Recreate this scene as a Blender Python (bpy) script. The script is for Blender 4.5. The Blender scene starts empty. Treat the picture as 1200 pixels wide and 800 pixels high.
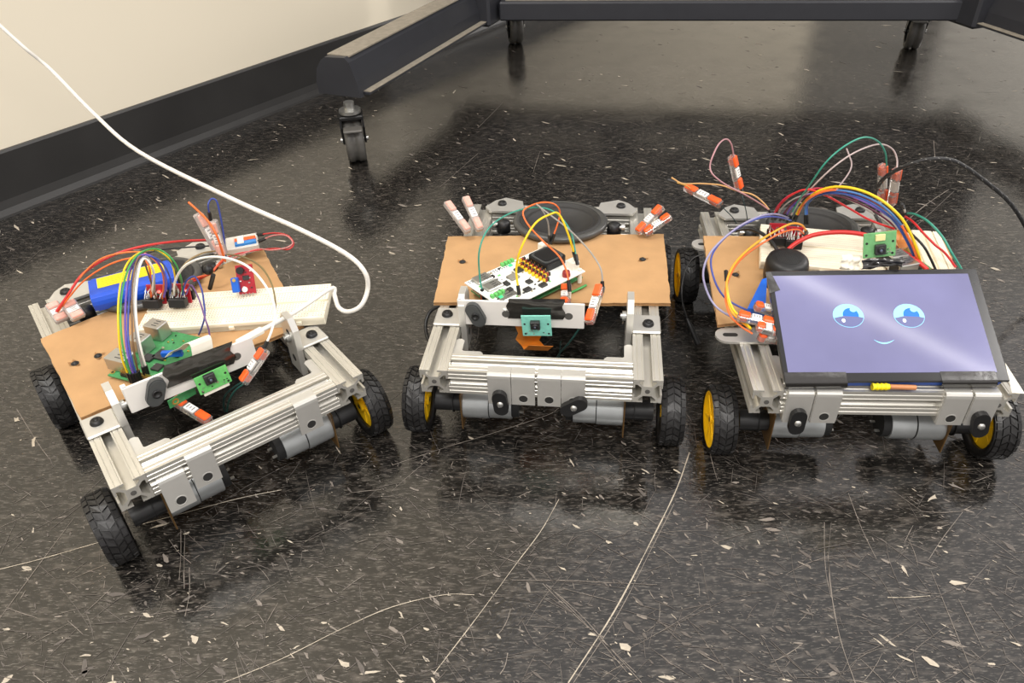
import bpy, bmesh, math, random
from mathutils import Vector as V, Matrix

# ------------------------------------------------------------------ camera, world, lights, exposure
S = bpy.context.scene
COL = S.collection
PI = math.pi
F_PX, CAM_H, PITCH, ROLL = 883.44, 0.6105, 0.6464, -0.0427
FW = V((0, math.cos(PITCH), -math.sin(PITCH)))
UP0 = V((0, math.sin(PITCH), math.cos(PITCH)))
RT0 = V((1, 0, 0))
RT = RT0 * math.cos(ROLL) + UP0 * math.sin(ROLL)
UP = -RT0 * math.sin(ROLL) + UP0 * math.cos(ROLL)
CAM = V((0, 0, CAM_H))
cd = bpy.data.cameras.new('camera')
co = bpy.data.objects.new('camera', cd)
COL.objects.link(co)
cd.sensor_width = 36.0
cd.lens = F_PX / 1200.0 * 36.0
cd.clip_start = 0.01
co.matrix_world = Matrix(((RT.x, UP.x, -FW.x, CAM.x), (RT.y, UP.y, -FW.y, CAM.y), (RT.z, UP.z, -FW.z, CAM.z), (0, 0, 0, 1)))
S.camera = co

w = bpy.data.worlds.new('world')
S.world = w
w.use_nodes = True
bg = w.node_tree.nodes['Background']
bg.inputs[0].default_value = (1.0, 0.952, 0.925, 1)
bg.inputs[1].default_value = 0.66


def area(name, loc, size, size_y, power, col=(1, 0.965, 0.92), target=None):
    l = bpy.data.lights.new(name, 'AREA')
    l.shape = 'RECTANGLE'
    l.size, l.size_y = size, size_y
    l.energy = power
    l.color = col
    o = bpy.data.objects.new(name, l)
    COL.objects.link(o)
    o.location = loc
    if target is not None:
        o.rotation_euler = (V(target) - V(loc)).to_track_quat('-Z', 'Y').to_euler()
    return o


area('ceiling_lamp_front', (0.2, 4.2, 2.7), 1.2, 0.6, 66)
area('back_wall_fill_light', (5.4, 3.4, 2.7), 1.2, 0.6, 120)  # added fill light brightening the far wall, set sideways so its floor reflection stays out of frame
area('ceiling_lamp_left', (-1.2, 0.6, 2.7), 1.2, 0.6, 30)
area('ceiling_lamp_right', (2.6, 0.6, 2.7), 1.2, 0.6, 26)
area('ceiling_lamp_behind', (0.2, -1.4, 2.7), 1.2, 0.6, 48)
tube = area('ceiling_tube_lamp', (1.54, 0.57, 2.7), 1.5, 0.04, 1.0)
tube.rotation_euler = (0, 0, -0.545)

S.view_settings.view_transform = 'Standard'
S.view_settings.look = 'None'
S.view_settings.gamma = 1.0
S.view_settings.exposure = 0.63
S.view_settings.use_curve_mapping = False
S.cycles.use_denoising = True
S.cycles.max_bounces = 8
S.cycles.transparent_max_bounces = 12

# ------------------------------------------------------------------ helpers
rnd = random.Random(11)


def lin(c):
    return tuple(((x / 255 + 0.055) / 1.055) ** 2.4 if x / 255 > 0.04045 else x / 255 / 12.92 for x in c)


MATS = {}


def mat(name, rgb, rough=0.5, metal=0.0, var=0.08, scale=60.0, bump=0.0, bscale=200.0, trans=0.0, emit=0.0, spec=0.5, alpha=1.0, coat=0.0):
    if name in MATS:
        return MATS[name]
    m = bpy.data.materials.new(name)
    m.use_nodes = True
    nt = m.node_tree
    b = nt.nodes['Principled BSDF']
    c = lin(rgb)
    tc = nt.nodes.new('ShaderNodeTexCoord')
    if var > 0:
        n = nt.nodes.new('ShaderNodeTexNoise')
        n.inputs['Scale'].default_value = scale
        n.inputs['Detail'].default_value = 4
        nt.links.new(tc.outputs['Object'], n.inputs['Vector'])
        r = nt.nodes.new('ShaderNodeValToRGB')
        r.color_ramp.elements[0].position = 0.3
        r.color_ramp.elements[1].position = 0.7
        r.color_ramp.elements[0].color = tuple(x * (1 - var) for x in c) + (1,)
        r.color_ramp.elements[1].color = tuple(min(1, x * (1 + var)) for x in c) + (1,)
        nt.links.new(n.outputs['Fac'], r.inputs['Fac'])
        nt.links.new(r.outputs['Color'], b.inputs['Base Color'])
    else:
        b.inputs['Base Color'].default_value = c + (1,)
    b.inputs['Roughness'].default_value = rough
    b.inputs['Metallic'].default_value = metal
    b.inputs['Specular IOR Level'].default_value = spec
    b.inputs['Transmission Weight'].default_value = trans
    b.inputs['Coat Weight'].default_value = coat
    b.inputs['Alpha'].default_value = alpha
    if emit > 0:
        b.inputs['Emission Color'].default_value = c + (1,)
        b.inputs['Emission Strength'].default_value = emit
    if bump > 0:
        n2 = nt.nodes.new('ShaderNodeTexNoise')
        n2.inputs['Scale'].default_value = bscale
        n2.inputs['Detail'].default_value = 3
        nt.links.new(tc.outputs['Object'], n2.inputs['Vector'])
        bp = nt.nodes.new('ShaderNodeBump')
        bp.inputs['Strength'].default_value = bump
        bp.inputs['Distance'].default_value = 0.002
        nt.links.new(n2.outputs['Fac'], bp.inputs['Height'])
        nt.links.new(bp.outputs['Normal'], b.inputs['Normal'])
    MATS[name] = m
    return m


ALU = mat('anodised_aluminium', (212, 209, 200), 0.33, 0.72, 0.04, 30)
ALU2 = mat('bracket_aluminium', (208, 206, 200), 0.38, 0.65, 0.04, 40)
STEEL = mat('zinc_steel', (190, 190, 186), 0.3, 0.9, 0.05)
MOTOR = mat('motor_steel', (165, 168, 168), 0.4, 0.6, 0.06)
RUBBER = mat('tyre_rubber', (23, 22, 22), 0.42, 0, 0.12, 90, 0.15)
YELLOW = mat('yellow_rim_plastic', (246, 198, 18), 0.45, 0, 0.06)
BLACKP = mat('black_plastic', (19, 19, 20), 0.45, 0, 0.1)
DARKP = mat('charcoal_plastic', (66, 68, 68), 0.5, 0, 0.08)
BLACKM = mat('matte_black', (18, 18, 18), 0.7, 0, 0.1)
CONE = mat('speaker_cone', (40, 39, 38), 0.6, 0, 0.1)
FLANGE = mat('speaker_surround', (70, 70, 68), 0.32, 0, 0.06)
CARD = mat('cardboard', (180, 141, 97), 0.85, 0, 0.07, 35, 0.12, 120)
CARDE = mat('cardboard_edge', (152, 112, 70), 0.9, 0, 0.25, 500)
BRASS = mat('bronze_plate', (120, 92, 56), 0.45, 0.6, 0.1)
WHITE = mat('white_plastic', (236, 230, 216), 0.45, 0, 0.02)
BOARDW = mat('breadboard_white', (240, 232, 210), 0.5, 0, 0.02)
BEIGE = mat('breadboard_hole', (160, 150, 128), 0.8, 0, 0.05)
GREEN = mat('green_circuit_board', (64, 140, 84), 0.4, 0, 0.18, 260)
GREENL = mat('light_green_circuit_board', (104, 190, 104), 0.4, 0, 0.1, 300)
AQUA = mat('aqua_circuit_board', (136, 214, 196), 0.4, 0, 0.08, 300)
PCBW = mat('white_circuit_board', (236, 238, 232), 0.4, 0, 0.04, 300)
CHIP = mat('black_chip', (46, 46, 46), 0.4, 0, 0.1)
REDB = mat('red_circuit_board', (170, 30, 44), 0.4, 0, 0.15, 300)
BLUE = mat('blue_shrink_wrap', (22, 78, 196), 0.28, 0, 0.06, 30, 0.2, 60)
BLUEP = mat('blue_plastic', (24, 96, 200), 0.4, 0, 0.06)
YLAB = mat('yellow_label', (244, 222, 20), 0.5, 0, 0.03)
INK = mat('dark_print', (70, 64, 30), 0.7, 0, 0.05)
LEVER = mat('orange_lever', (238, 92, 28), 0.4, 0, 0.05)
LEVERP = mat('pale_pink_lever', (222, 170, 156), 0.4, 0, 0.08, 200)
CLEAR = mat('clear_plastic', (235, 232, 228), 0.12, 0, 0, trans=0.85)
CLEARG = mat('frosted_grey_plastic', (214, 206, 200), 0.25, 0, 0.05, trans=0.45)
PRINTW = mat('white_print', (238, 236, 232), 0.5, 0, 0.02)
PRINTG = mat('grey_print', (120, 116, 116), 0.5, 0, 0.02)
TAPE = mat('black_tape', (34, 32, 30), 0.13, 0, 0.1, 40, 0.2, 40, spec=0.9)
FLEX = mat('orange_flex', (196, 116, 34), 0.35, 0, 0.12, 90)
GOLD = mat('gold_pins', (214, 178, 96), 0.3, 0.8, 0.05)
PAPER = mat('white_card', (240, 234, 218), 0.6, 0, 0.02)
STRIPM = mat('white_strip', (232, 228, 222), 0.42, 0.15, 0.02)


class MB:
    def __init__(s):
        s.v, s.f, s.m, s.sm, s.mats = [], [], [], [], []

    def add(s, vs, fs, m, smooth=False, M=None):
        if m not in s.mats:
            s.mats.append(m)
        i = s.mats.index(m)
        k = len(s.v)
        if M is not None:
            vs = [M @ V(q) for q in vs]
        s.v += [tuple(q) for q in vs]
        for f in fs:
            s.f.append([k + j for j in f])
            s.m.append(i)
            s.sm.append(smooth)

    def box(s, c, d, m, bev=0.0, M=None):
        hx, hy, hz = d[0] / 2, d[1] / 2, d[2] / 2
        b = min(bev, hx * .9, hy * .9, hz * .9)
        if b <= 0:
            vs = [(c[0] + x * hx, c[1] + y * hy, c[2] + z * hz) for x in (-1, 1) for y in (-1, 1) for z in (-1, 1)]
            fs = [(0, 1, 3, 2), (4, 6, 7, 5), (0, 4, 5, 1), (2, 3, 7, 6), (0, 2, 6, 4), (1, 5, 7, 3)]
            s.add(vs, fs, m, False, M)
            return
        vs, idx = [], {}
        for x in (-1, 1):
            for y in (-1, 1):
                for z in (-1, 1):
                    for a in range(3):
                        p = [x * (hx - b), y * (hy - b), z * (hz - b)]
                        p[a] = (x * hx, y * hy, z * hz)[a]
                        idx[(x, y, z, a)] = len(vs)
                        vs.append((c[0] + p[0], c[1] + p[1], c[2] + p[2]))
        fs = []
        R = (-1, 1)
        for a in range(3):
            o = [i for i in range(3) if i != a]
            for sg in R:
                q = []
                for (u, t) in ((-1, -1), (1, -1), (1, 1), (-1, 1)):
                    k = [0, 0, 0]
                    k[a], k[o[0]], k[o[1]] = sg, u, t
                    q.append(idx[(*k, a)])
                fs.append(tuple(q))
        for a in range(3):
            b1, b2 = [i for i in range(3) if i != a]
            for u in R:
                for t in R:
                    q = []
                    for sg, ax in ((-1, b1), (-1, b2), (1, b2), (1, b1)):
                        k = [0, 0, 0]
                        k[a], k[b1], k[b2] = sg, u, t
                        q.append(idx[(*k, ax)])
                    fs.append(tuple(q))
        for x in R:
            for y in R:
                for z in R:
                    fs.append(tuple(idx[(x, y, z, a)] for a in range(3)))
        s.add(vs, fs, m, False, M)

    def prism(s, poly, z0, z1, m, M=None, mcap=None):
        n = len(poly)
        vs = [(x, y, z0) for x, y in poly] + [(x, y, z1) for x, y in poly]
        s.add(vs, [(i, (i + 1) % n, n + (i + 1) % n, n + i) for i in range(n)], m, False, M)
        s.add([(x, y, z1) for x, y in poly], [tuple(range(n))], mcap or m, False, M)
        s.add([(x, y, z0) for x, y in poly], [tuple(reversed(range(n)))], mcap or m, False, M)

    def cyl(s, p0, p1, r0, m, r1=None, n=16, M=None, caps=True):
        r1 = r0 if r1 is None else r1
        p0, p1 = V(p0), V(p1)
        q = (p1 - p0).to_track_quat('Z', 'Y')
        A = [p0 + q @ V((r0 * math.cos(2 * PI * i / n), r0 * math.sin(2 * PI * i / n), 0)) for i in range(n)]
        B = [p1 + q @ V((r1 * math.cos(2 * PI * i / n), r1 * math.sin(2 * PI * i / n), 0)) for i in range(n)]
        s.add(A + B, [(i, (i + 1) % n, n + (i + 1) % n, n + i) for i in range(n)], m, True, M)
        if caps:
            s.add(A, [tuple(reversed(range(n)))], m, False, M)
            s.add(B, [tuple(range(n))], m, False, M)

    def tube(s, pts, r, m, n=6, M=None, flat=None):
        pts = [V(p) for p in pts]
        k = len(pts)
        rings = []
        nv = None
        for i in range(k):
            t = (pts[min(i + 1, k - 1)] - pts[max(i - 1, 0)]).normalized()
            if nv is None:
                nv = t.orthogonal().normalized()
            else:
                nv = (nv - t * nv.dot(t))
                nv = nv.normalized() if nv.length > 1e-6 else t.orthogonal().normalized()
            bn = t.cross(nv)
            rings.append([pts[i] + nv * (r * math.cos(2 * PI * j / n)) + bn * (r * math.sin(2 * PI * j / n)) for j in range(n)])
        vs = [p for R in rings for p in R]
        fs = [(i * n + j, i * n + (j + 1) % n, (i + 1) * n + (j + 1) % n, (i + 1) * n + j) for i in range(k - 1) for j in range(n)]
        s.add(vs, fs, m, True, M)
        s.add(rings[0], [tuple(reversed(range(n)))], m, False, M)
        s.add(rings[-1], [tuple(range(n))], m, False, M)

    def lathe(s, prof, m, n=32, M=None, sx=1.0, sy=1.0, smooth=True, close=False):
        # profile of (radius, z); axis is local z; sx, sy squash into an oval
        k = len(prof)
        vs = [(r * sx * math.cos(2 * PI * i / n), r * sy * math.sin(2 * PI * i / n), z) for r, z in prof for i in range(n)]
        rng = range(k) if close else range(k - 1)
        fs = [(j * n + i, j * n + (i + 1) % n, ((j + 1) % k) * n + (i + 1) % n, ((j + 1) % k) * n + i) for j in rng for i in range(n)]
        s.add(vs, fs, m, smooth, M)

    def ribbon(s, pts, side, th, m, M=None):
        # a strip through pts, half width vector side, thickness th
        pts = [V(p) for p in pts]
        side = V(side)
        vs = []
        for i, p in enumerate(pts):
            t = (pts[min(i + 1, len(pts) - 1)] - pts[max(i - 1, 0)]).normalized()
            nn = t.cross(side).normalized() * th / 2
            vs += [p - side + nn, p + side + nn, p + side - nn, p - side - nn]
        fs = []
        for i in range(len(pts) - 1):
            for j in range(4):
                a, b = i * 4 + j, i * 4 + (j + 1) % 4
                fs.append((a, b, b + 4, a + 4))
        k = (len(pts) - 1) * 4
        fs += [(3, 2, 1, 0), (k, k + 1, k + 2, k + 3)]
        s.add(vs, fs, m, False, M)

    def mesh(s, name, off=None):
        me = bpy.data.meshes.new(name)
        vs = s.v if off is None else [(a - off[0], b - off[1], c - off[2]) for a, b, c in s.v]
        me.from_pydata(vs, [], s.f)
        for m in s.mats:
            me.materials.append(m)
        me.polygons.foreach_set('material_index', s.m)
        me.polygons.foreach_set('use_smooth', s.sm)
        bm = bmesh.new()
        bm.from_mesh(me)
        bmesh.ops.recalc_face_normals(bm, faces=bm.faces)
        bm.to_mesh(me)
        bm.free()
        me.update()
        return me

    def base(s):
        xs, ys, zs = zip(*s.v)
        return ((min(xs) + max(xs)) / 2, (min(ys) + max(ys)) / 2, min(zs))

    def build(s, name, parent=None, off=None):
        o = bpy.data.objects.new(name, s.mesh(name, off))
        COL.objects.link(o)
        if parent is not None:
            o.parent = parent
        return o


def tag(o, label, cat, group=None, kind=None):
    o['label'] = label
    o['category'] = cat
    if group:
        o['group'] = group
    if kind:
        o['kind'] = kind
    return o


def thing(name, label, cat, M, group=None):
    o = bpy.data.objects.new(name, None)
    o.empty_display_size = 0.02
    COL.objects.link(o)
    o.matrix_world = M
    return tag(o, label, cat, group)


def solid(mb, name, label, cat, group=None):
    # a thing that is one mesh given in world coordinates: its origin goes to its base
    b = mb.base()
    o = mb.build(name, None, b)
    o.location = b
    return tag(o, label, cat, group)


def inst(o, parent, M=None, name=None):
    c = o.copy()
    COL.objects.link(c)
    c.parent = parent
    if M is not None:
        c.matrix_local = M
    return c


def T(x, y, z=0.0):
    return Matrix.Translation((x, y, z))


def RZ(a):
    return Matrix.Rotation(a, 4, 'Z')


def RX(a):
    return Matrix.Rotation(a, 4, 'X')


def RY(a):
    return Matrix.Rotation(a, 4, 'Y')


def ray(px, py):
    return FW + RT * ((px - 600) / F_PX) - UP * ((py - 400) / F_PX)


def at(px, py, z):
    d = ray(px, py)
    return CAM + d * ((z - CAM_H) / d.z)


def hit(px, py, o, n):
    d = ray(px, py)
    return CAM + d * ((V(o) - CAM).dot(n) / d.dot(n))


def axes(o, x, y):
    # a frame at o with x along x, y as near to y as may be
    x = V(x).normalized()
    z = x.cross(V(y)).normalized()
    y = z.cross(x)
    return Matrix(((x.x, y.x, z.x, o[0]), (x.y, y.y, z.y, o[1]), (x.z, y.z, z.z, o[2]), (0, 0, 0, 1)))


def flat(A, B, C, z):
    # a level board: front left, front right and rear left corner -> frame, length, depth
    a, b, c = at(*A, z), at(*B, z), at(*C, z)
    M = axes(a, b - a, c - a)
    y = V((M[0][1], M[1][1], 0))
    return M, (b - a).length, (c - a).dot(y)


def spline(pts, seg=6):
    pts = [V(p) for p in pts]
    P = [pts[0] * 2 - pts[1]] + pts + [pts[-1] * 2 - pts[-2]]
    out = []
    for i in range(1, len(P) - 2):
        for k in range(seg):
            t = k / seg
            a, b, c, d = P[i - 1], P[i], P[i + 1], P[i + 2]
            out.append(0.5 * ((2 * b) + (c - a) * t + (2 * a - 5 * b + 4 * c - d) * t * t + (3 * b - a - 3 * c + d) * t ** 3))
    out.append(pts[-1])
    return out


# the robots' places: x, y, yaw of the middle of the front edge on the floor
W, LR, ZT, RS = 0.2518, 0.377, 0.1163, 0.030
POSE = {'M': (0.0262, 0.5957, -0.1395), 'L': (-0.2589, 0.537, 0.6289), 'R': (0.3612, 0.5474, -0.0858)}
RM = {k: T(x, y) @ RZ(a) for k, (x, y, a) in POSE.items()}
HW = W / 2

# ------------------------------------------------------------------ the room
def floor_material():
    m = bpy.data.materials.new('black_vinyl_floor')
    m.use_nodes = True
    nt = m.node_tree
    b = nt.nodes['Principled BSDF']
    L = nt.links.new
    tc = nt.nodes.new('ShaderNodeTexCoord')

    def noise(scale, det=4, sx=1, sy=1, rot=0):
        mp = nt.nodes.new('ShaderNodeMapping')
        mp.inputs['Scale'].default_value = (sx, sy, 1)
        mp.inputs['Rotation'].default_value = (0, 0, rot)
        L(tc.outputs['Object'], mp.inputs['Vector'])
        n = nt.nodes.new('ShaderNodeTexNoise')
        n.inputs['Scale'].default_value = scale
        n.inputs['Detail'].default_value = det
        L(mp.outputs['Vector'], n.inputs['Vector'])
        return n.outputs['Fac']

    def ramp(f, stops):
        r = nt.nodes.new('ShaderNodeValToRGB')
        e = r.color_ramp.elements
        while len(e) < len(stops):
            e.new(0.5)
        for i, (p, c) in enumerate(stops):
            e[i].position = p
            e[i].color = (c, c, c, 1) if isinstance(c, (int, float)) else tuple(c) + (1,)
        L(f, r.inputs['Fac'])
        return r.outputs['Color']

    def mix(a, c, f):
        x = nt.nodes.new('ShaderNodeMix')
        x.data_type = 'RGBA'
        L(f, x.inputs['Factor'])
        L(a, x.inputs['A'])
        if hasattr(c, 'is_output'):
            L(c, x.inputs['B'])
        else:
            x.inputs['B'].default_value = tuple(c) + (1,)
        return x.outputs['Result']

    basec = ramp(noise(9, 5), [(0.3, lin((17, 16, 15))), (0.7, lin((29, 27, 25)))])
    # fine pale streaks of worn vinyl, long in one direction
    streak = ramp(noise(55, 5, 1.0, 3.2, 0.6), [(0.50, 0.0), (0.76, 0.26)])
    c1 = mix(basec, lin((140, 131, 122)), streak)
    streak2 = ramp(noise(140, 4, 1.0, 5.0, 0.75), [(0.55, 0.0), (0.78, 0.42)])
    c2 = mix(c1, lin((165, 158, 148)), streak2)
    speck = ramp(noise(420, 2), [(0.72, 0.0), (0.78, 0.7)])
    c3 = mix(c2, lin((170, 164, 154)), speck)
    L(c3, b.inputs['Base Color'])
    rg = ramp(noise(14, 5), [(0.3, 0.09), (0.7, 0.23)])
    L(rg, b.inputs['Roughness'])
    b.inputs['Specular IOR Level'].default_value = 0.88
    bp = nt.nodes.new('ShaderNodeBump')
    bp.inputs['Strength'].default_value = 0.08
    bp.inputs['Distance'].default_value = 0.002
    L(noise(260, 3), bp.inputs['Height'])
    L(bp.outputs['Normal'], b.inputs['Normal'])
    return m


def structure(mb, name, parent=None):
    o = mb.build(name, parent)
    if parent is None:
        o['kind'] = 'structure'
    return o


mb = MB()
mb.box((0.5, 2.0, -0.02), (9, 8.4, 0.04), floor_material())
FLOOR = structure(mb, 'floor')
tag(FLOOR, 'scuffed glossy black vinyl floor with pale scratches', 'floor', kind='structure')

CREAM = mat('cream_wall_paint', (240, 230, 208), 0.7, 0, 0.015, 2.5, 0.03, 60)
BASEB = mat('black_rubber_baseboard', (44, 43, 42), 0.42, 0, 0.14, 14, 0.05, 40)
WD = V((0.613, 0.790, 0))            # along the wall
WN = V((0.790, -0.613, 0))           # out of the wall, into the room
WP = WN * -1.49
WM = axes(WP, WD, V((0, 0, 1)))      # x along the wall, y up, z into the room


def wallbox(mb, x0, x1, y0, y1, z0, z1, m, bev=0.0):
    mb.box(((x0 + x1) / 2, (y0 + y1) / 2, (z0 + z1) / 2), (x1 - x0, y1 - y0, z1 - z0), m, bev, WM)


mb = MB()
wallbox(mb, -4, 5.2, 0, 2.9, -0.1, 0.0, CREAM)
tag(structure(mb, 'wall_left'), 'smooth cream painted wall above black baseboard', 'wall', kind='structure')
mb = MB()
prof = [(0, 0), (0.018, 0), (0.017, 0.004), (0.012, 0.014), (0.009, 0.028), (0.0085, 0.106), (0.006, 0.110), (0, 0.110)]
P = [WM @ V((-4, y, z)) for z, y in prof] + [WM @ V((5.2, y, z)) for z, y in prof]
n = len(prof)
mb.add(P, [(i, (i + 1) % n, n + (i + 1) % n, n + i) for i in range(n)] + [tuple(range(n)), tuple(range(n, 2 * n))], BASEB)
tag(structure(mb, 'baseboard_left'), 'black coved rubber baseboard along the cream wall', 'baseboard', kind='structure')
# the far end of the room, seen only as a reflection in the floor
GREYW = mat('grey_white_wall_paint', (206, 202, 192), 0.7, 0, 0.02, 3)
mb = MB()
mb.box((2.2, 5.15, 1.45), (6.4, 0.1, 2.9), GREYW)
tag(structure(mb, 'wall_back'), 'pale grey far wall of the room', 'wall', kind='structure')
DOORM = mat('grey_door_paint', (150, 147, 140), 0.5, 0, 0.03, 5)
FRAMEM = mat('dark_door_frame', (70, 66, 62), 0.5, 0, 0.05, 5)
for i, x in enumerate((1.05, 2.35)):
    mb = MB()
    mb.box((x, 5.08, 1.02), (0.86, 0.04, 2.04), DOORM, 0.004)
    d = structure(mb, 'door_%d' % (i + 1))
    tag(d, 'grey door in the far wall, ' + ('first' if i == 0 else 'second') + ' from the cart', 'door', kind='structure')
    f = MB()
    for sx in (-1, 1):
        f.box((x + sx * 0.47, 5.07, 1.05), (0.08, 0.06, 2.1), FRAMEM, 0.004)
    f.box((x, 5.07, 2.14), (1.02, 0.06, 0.08), FRAMEM, 0.004)
    f.build('door_frame', d)

# ------------------------------------------------------------------ the rolling display cart behind the robots
CARTM = mat('dark_grey_cart_paint', (52, 53, 58), 0.45, 0.2, 0.06, 30)
DUSTM = mat('dusty_cart_top', (140, 132, 118), 0.85, 0, 0.14, 90)
CASTM = mat('caster_tread', (92, 90, 86), 0.45, 0.1, 0.1, 60)
cart = thing('display_cart', 'dark grey rolling display cart with splayed legs on casters', 'cart', T(0, 0, 0))
ZB = 0.122
cA, cB = at(585, 25, ZB), at(1131, 25, ZB)
CX = (cB - cA).normalized()
CMX = axes(cA, CX, V((0, 0, 1)).cross(CX))   # x along the bar, y away from us, z up
LB = (cB - cA).length
mb = MB()
mb.box((LB / 2, 0.04, 0.022), (LB, 0.08, 0.044), CARTM, 0.004, CMX)
bar = mb.build('cross_bar', cart)
mb = MB()
mb.box((LB / 2, 0.044, 0.0451), (LB - 0.03, 0.062, 0.002), DUSTM, 0.0, CMX)
mb.build('dust_strip', bar)


def arm(C, E, flip):
    # a leg from the corner C on the cross bar to its free end E, both at the height of its underside
    C, E = V(C), V(E)
    L = (E - C).length
    M = axes(C, E - C, V((0, 0, 1)).cross(E - C))    # x along the leg towards us, y sideways, z up
    s = flip
    sec = [(-0.05, 0), (-0.051, 0.025), (-0.045, 0.048), (-0.033, 0.064), (-0.022, 0.071), (0.022, 0.073), (0.031, 0.065), (0.042, 0.03), (0.047, 0)]
    poly = [(s * y, z) for y, z in sec]
    mbx = MB()
    X = M @ Matrix(((0, 0, 1, 0), (1, 0, 0, 0), (0, 1, 0, 0), (0, 0, 0, 1)))
    mbx.prism([(y * .9, z * .97) for y, z in poly], 0, L - 0.012, CARTM, X)
    mbx.box((L / 2, s * 0.046, 0.004), (L - 0.03, 0.022, 0.004), CARTM, 0, M)
    o = mbx.build('base_leg', cart)
    t = MB()
    t.box((L / 2, s * -0.001, 0.0715), (L - 0.03, 0.05, 0.0025), DUSTM, 0, M)
    t.box((L / 2, s * 0.0475, 0.0066), (L - 0.04, 0.02, 0.0012), DUSTM, 0, M)
    t.build('dust_strip', o)
    e = MB()
    e.prism(poly, L - 0.012, L, CARTM, X)
    e.build('end_cap', o)
    b = MB()
    b.box((0.0, 0.0, 0.038), (0.11, 0.13, 0.09), CARTM, 0.006, M)
    b.build('corner_joint', cart)
    return M, L


armL, lenL = arm(at(557, 24, ZB) + V((0, 0.03, 0)), at(399, 112, ZB), 1)
cR = cB + CX * 0.045
armR, lenR = arm(cR + V((0, .03, 0)), cR + V((0.16, -0.62, 0)), -1)


def caster(P, yaw, top):
    # a swivel caster standing at P on the floor
    r = 0.044
    M = T(P[0], P[1], 0) @ RZ(yaw)
    a = MB()
    a.cyl((0, 0, top - 0.016), (0, 0, top), 0.010, STEEL, n=14, M=M)
    a.cyl((0, 0, top - 0.020), (0, 0, top - 0.014), 0.021, STEEL, n=18, M=M)
    for sx in (-1, 1):
        poly = [(-0.016, top - 0.022), (0.016, top - 0.022), (0.02, top - .036), (0.010 + .012, r - .008), (-0.004 + .012, r - .008), (-0.018, top - .045)]
        X = M @ Matrix(((0, 0, 1, 0), (1, 0, 0, 0), (0, 1, 0, 0), (0, 0, 0, 1)))
        a.prism(poly, sx * 0.021 - .002, sx * 0.021 + .002, BLACKP, X)
    a.box((0, 0, top - 0.027), (0.046, 0.036, 0.008), BLACKP, 0.002, M)
    a.cyl((-0.027, 0.012, r), (0.027, 0.012, r), 0.005, STEEL, n=10, M=M)
    c = a.build('caster', cart)
    wb = MB()
    pr = [(0.03, -0.018), (r - .004, -0.018), (r, -0.013), (r, -0.005), (r - .003, -0.003), (r - .003, 0.003), (r, 0.005), (r, 0.013), (r - .004, 0.018), (0.03, 0.018)]
    X = M @ T(0, 0.012, r) @ RY(PI / 2)
    wb.lathe(pr, CASTM, 28, X)
    wb.lathe([(0.0, -0.012), (0.03, -0.014), (0.03, 0.014), (0.0, 0.012)], BLACKP, 28, X)
    wb.build('caster_wheel', c)
    p = MB()
    p.box((0, -0.028, top - 0.045), (0.036, 0.026, 0.005), CASTM, 0.0015, M)
    p.build('brake_pedal', c)


caster(at(420, 190, 0), 0.18, ZB)
caster(at(605, 52, 0), 0.12, ZB)
caster(at(1067, 58, 0), -0.35, ZB)
# the panel the cart carries stands above the frame and shows as the dark band mirrored in the floor
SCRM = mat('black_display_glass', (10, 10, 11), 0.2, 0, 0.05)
for x in (LB * 0.28, LB * 0.72):
    mb = MB()
    mb.box((x, 0.10, 0.36), (0.09, 0.05, 0.68), CARTM, 0.004, CMX)
    mb.build("upright_post", cart)
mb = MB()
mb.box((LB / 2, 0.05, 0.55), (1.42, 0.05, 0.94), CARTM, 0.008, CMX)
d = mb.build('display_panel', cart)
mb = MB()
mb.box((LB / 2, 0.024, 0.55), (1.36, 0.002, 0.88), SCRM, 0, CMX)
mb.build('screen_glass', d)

# ------------------------------------------------------------------ the robot chassis
def slot_profile(a):
    k = a / 0.015
    side = [(-15, -15), (-11.6, -15), (-11, -14.4), (-10.4, -15), (-6.4, -15), (-5.9, -14.5), (-5.4, -15), (-4.2, -15), (-4.2, -12.8), (-8.6, -12.8), (-8.6, -10.6), (-4.4, -6.2),
            (4.4, -6.2), (8.6, -10.6), (8.6, -12.8), (4.2, -12.8), (4.2, -15), (5.4, -15), (5.9, -14.5), (6.4, -15), (10.4, -15), (11, -14.4), (11.6, -15)]
    out = []
    for i in range(4):
        c, s = math.cos(i * PI / 2), math.sin(i * PI / 2)
        out += [((x * c - y * s) * k / 1000, (x * s + y * c) * k / 1000) for x, y in side]
    return out


SEC = slot_profile(RS / 2)
BORE = mat('bore_shadow', (96, 94, 90), 0.6, 0.4, 0.05)


def rail_mesh(length):
    mb = MB()
    mb.prism(SEC, 0, length, ALU)
    for z in (-0.0004, length + 0.0004):
        mb.cyl((0, 0, z - .0003), (0, 0, z + .0003), 0.0026, BORE, n=12)
    return mb


ALONG_Y = Matrix(((1, 0, 0, 0), (0, 0, -1, 0), (0, 1, 0, 0), (0, 0, 0, 1))).inverted()    # local z becomes +y
ALONG_X = Matrix(((0, 0, 1, 0), (1, 0, 0, 0), (0, 1, 0, 0), (0, 0, 0, 1)))
RAIL_Y = rail_mesh(LR).mesh('side_rail')
RAIL_X = rail_mesh(W - 2 * RS - 0.0006).mesh('cross_rail')


def put(me, name, parent, M):
    o = bpy.data.objects.new(name, me)
    COL.objects.link(o)
    o.parent = parent
    o.matrix_local = M
    return o


WHEEL_R, WHEEL_W = 0.038, 0.026


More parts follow.
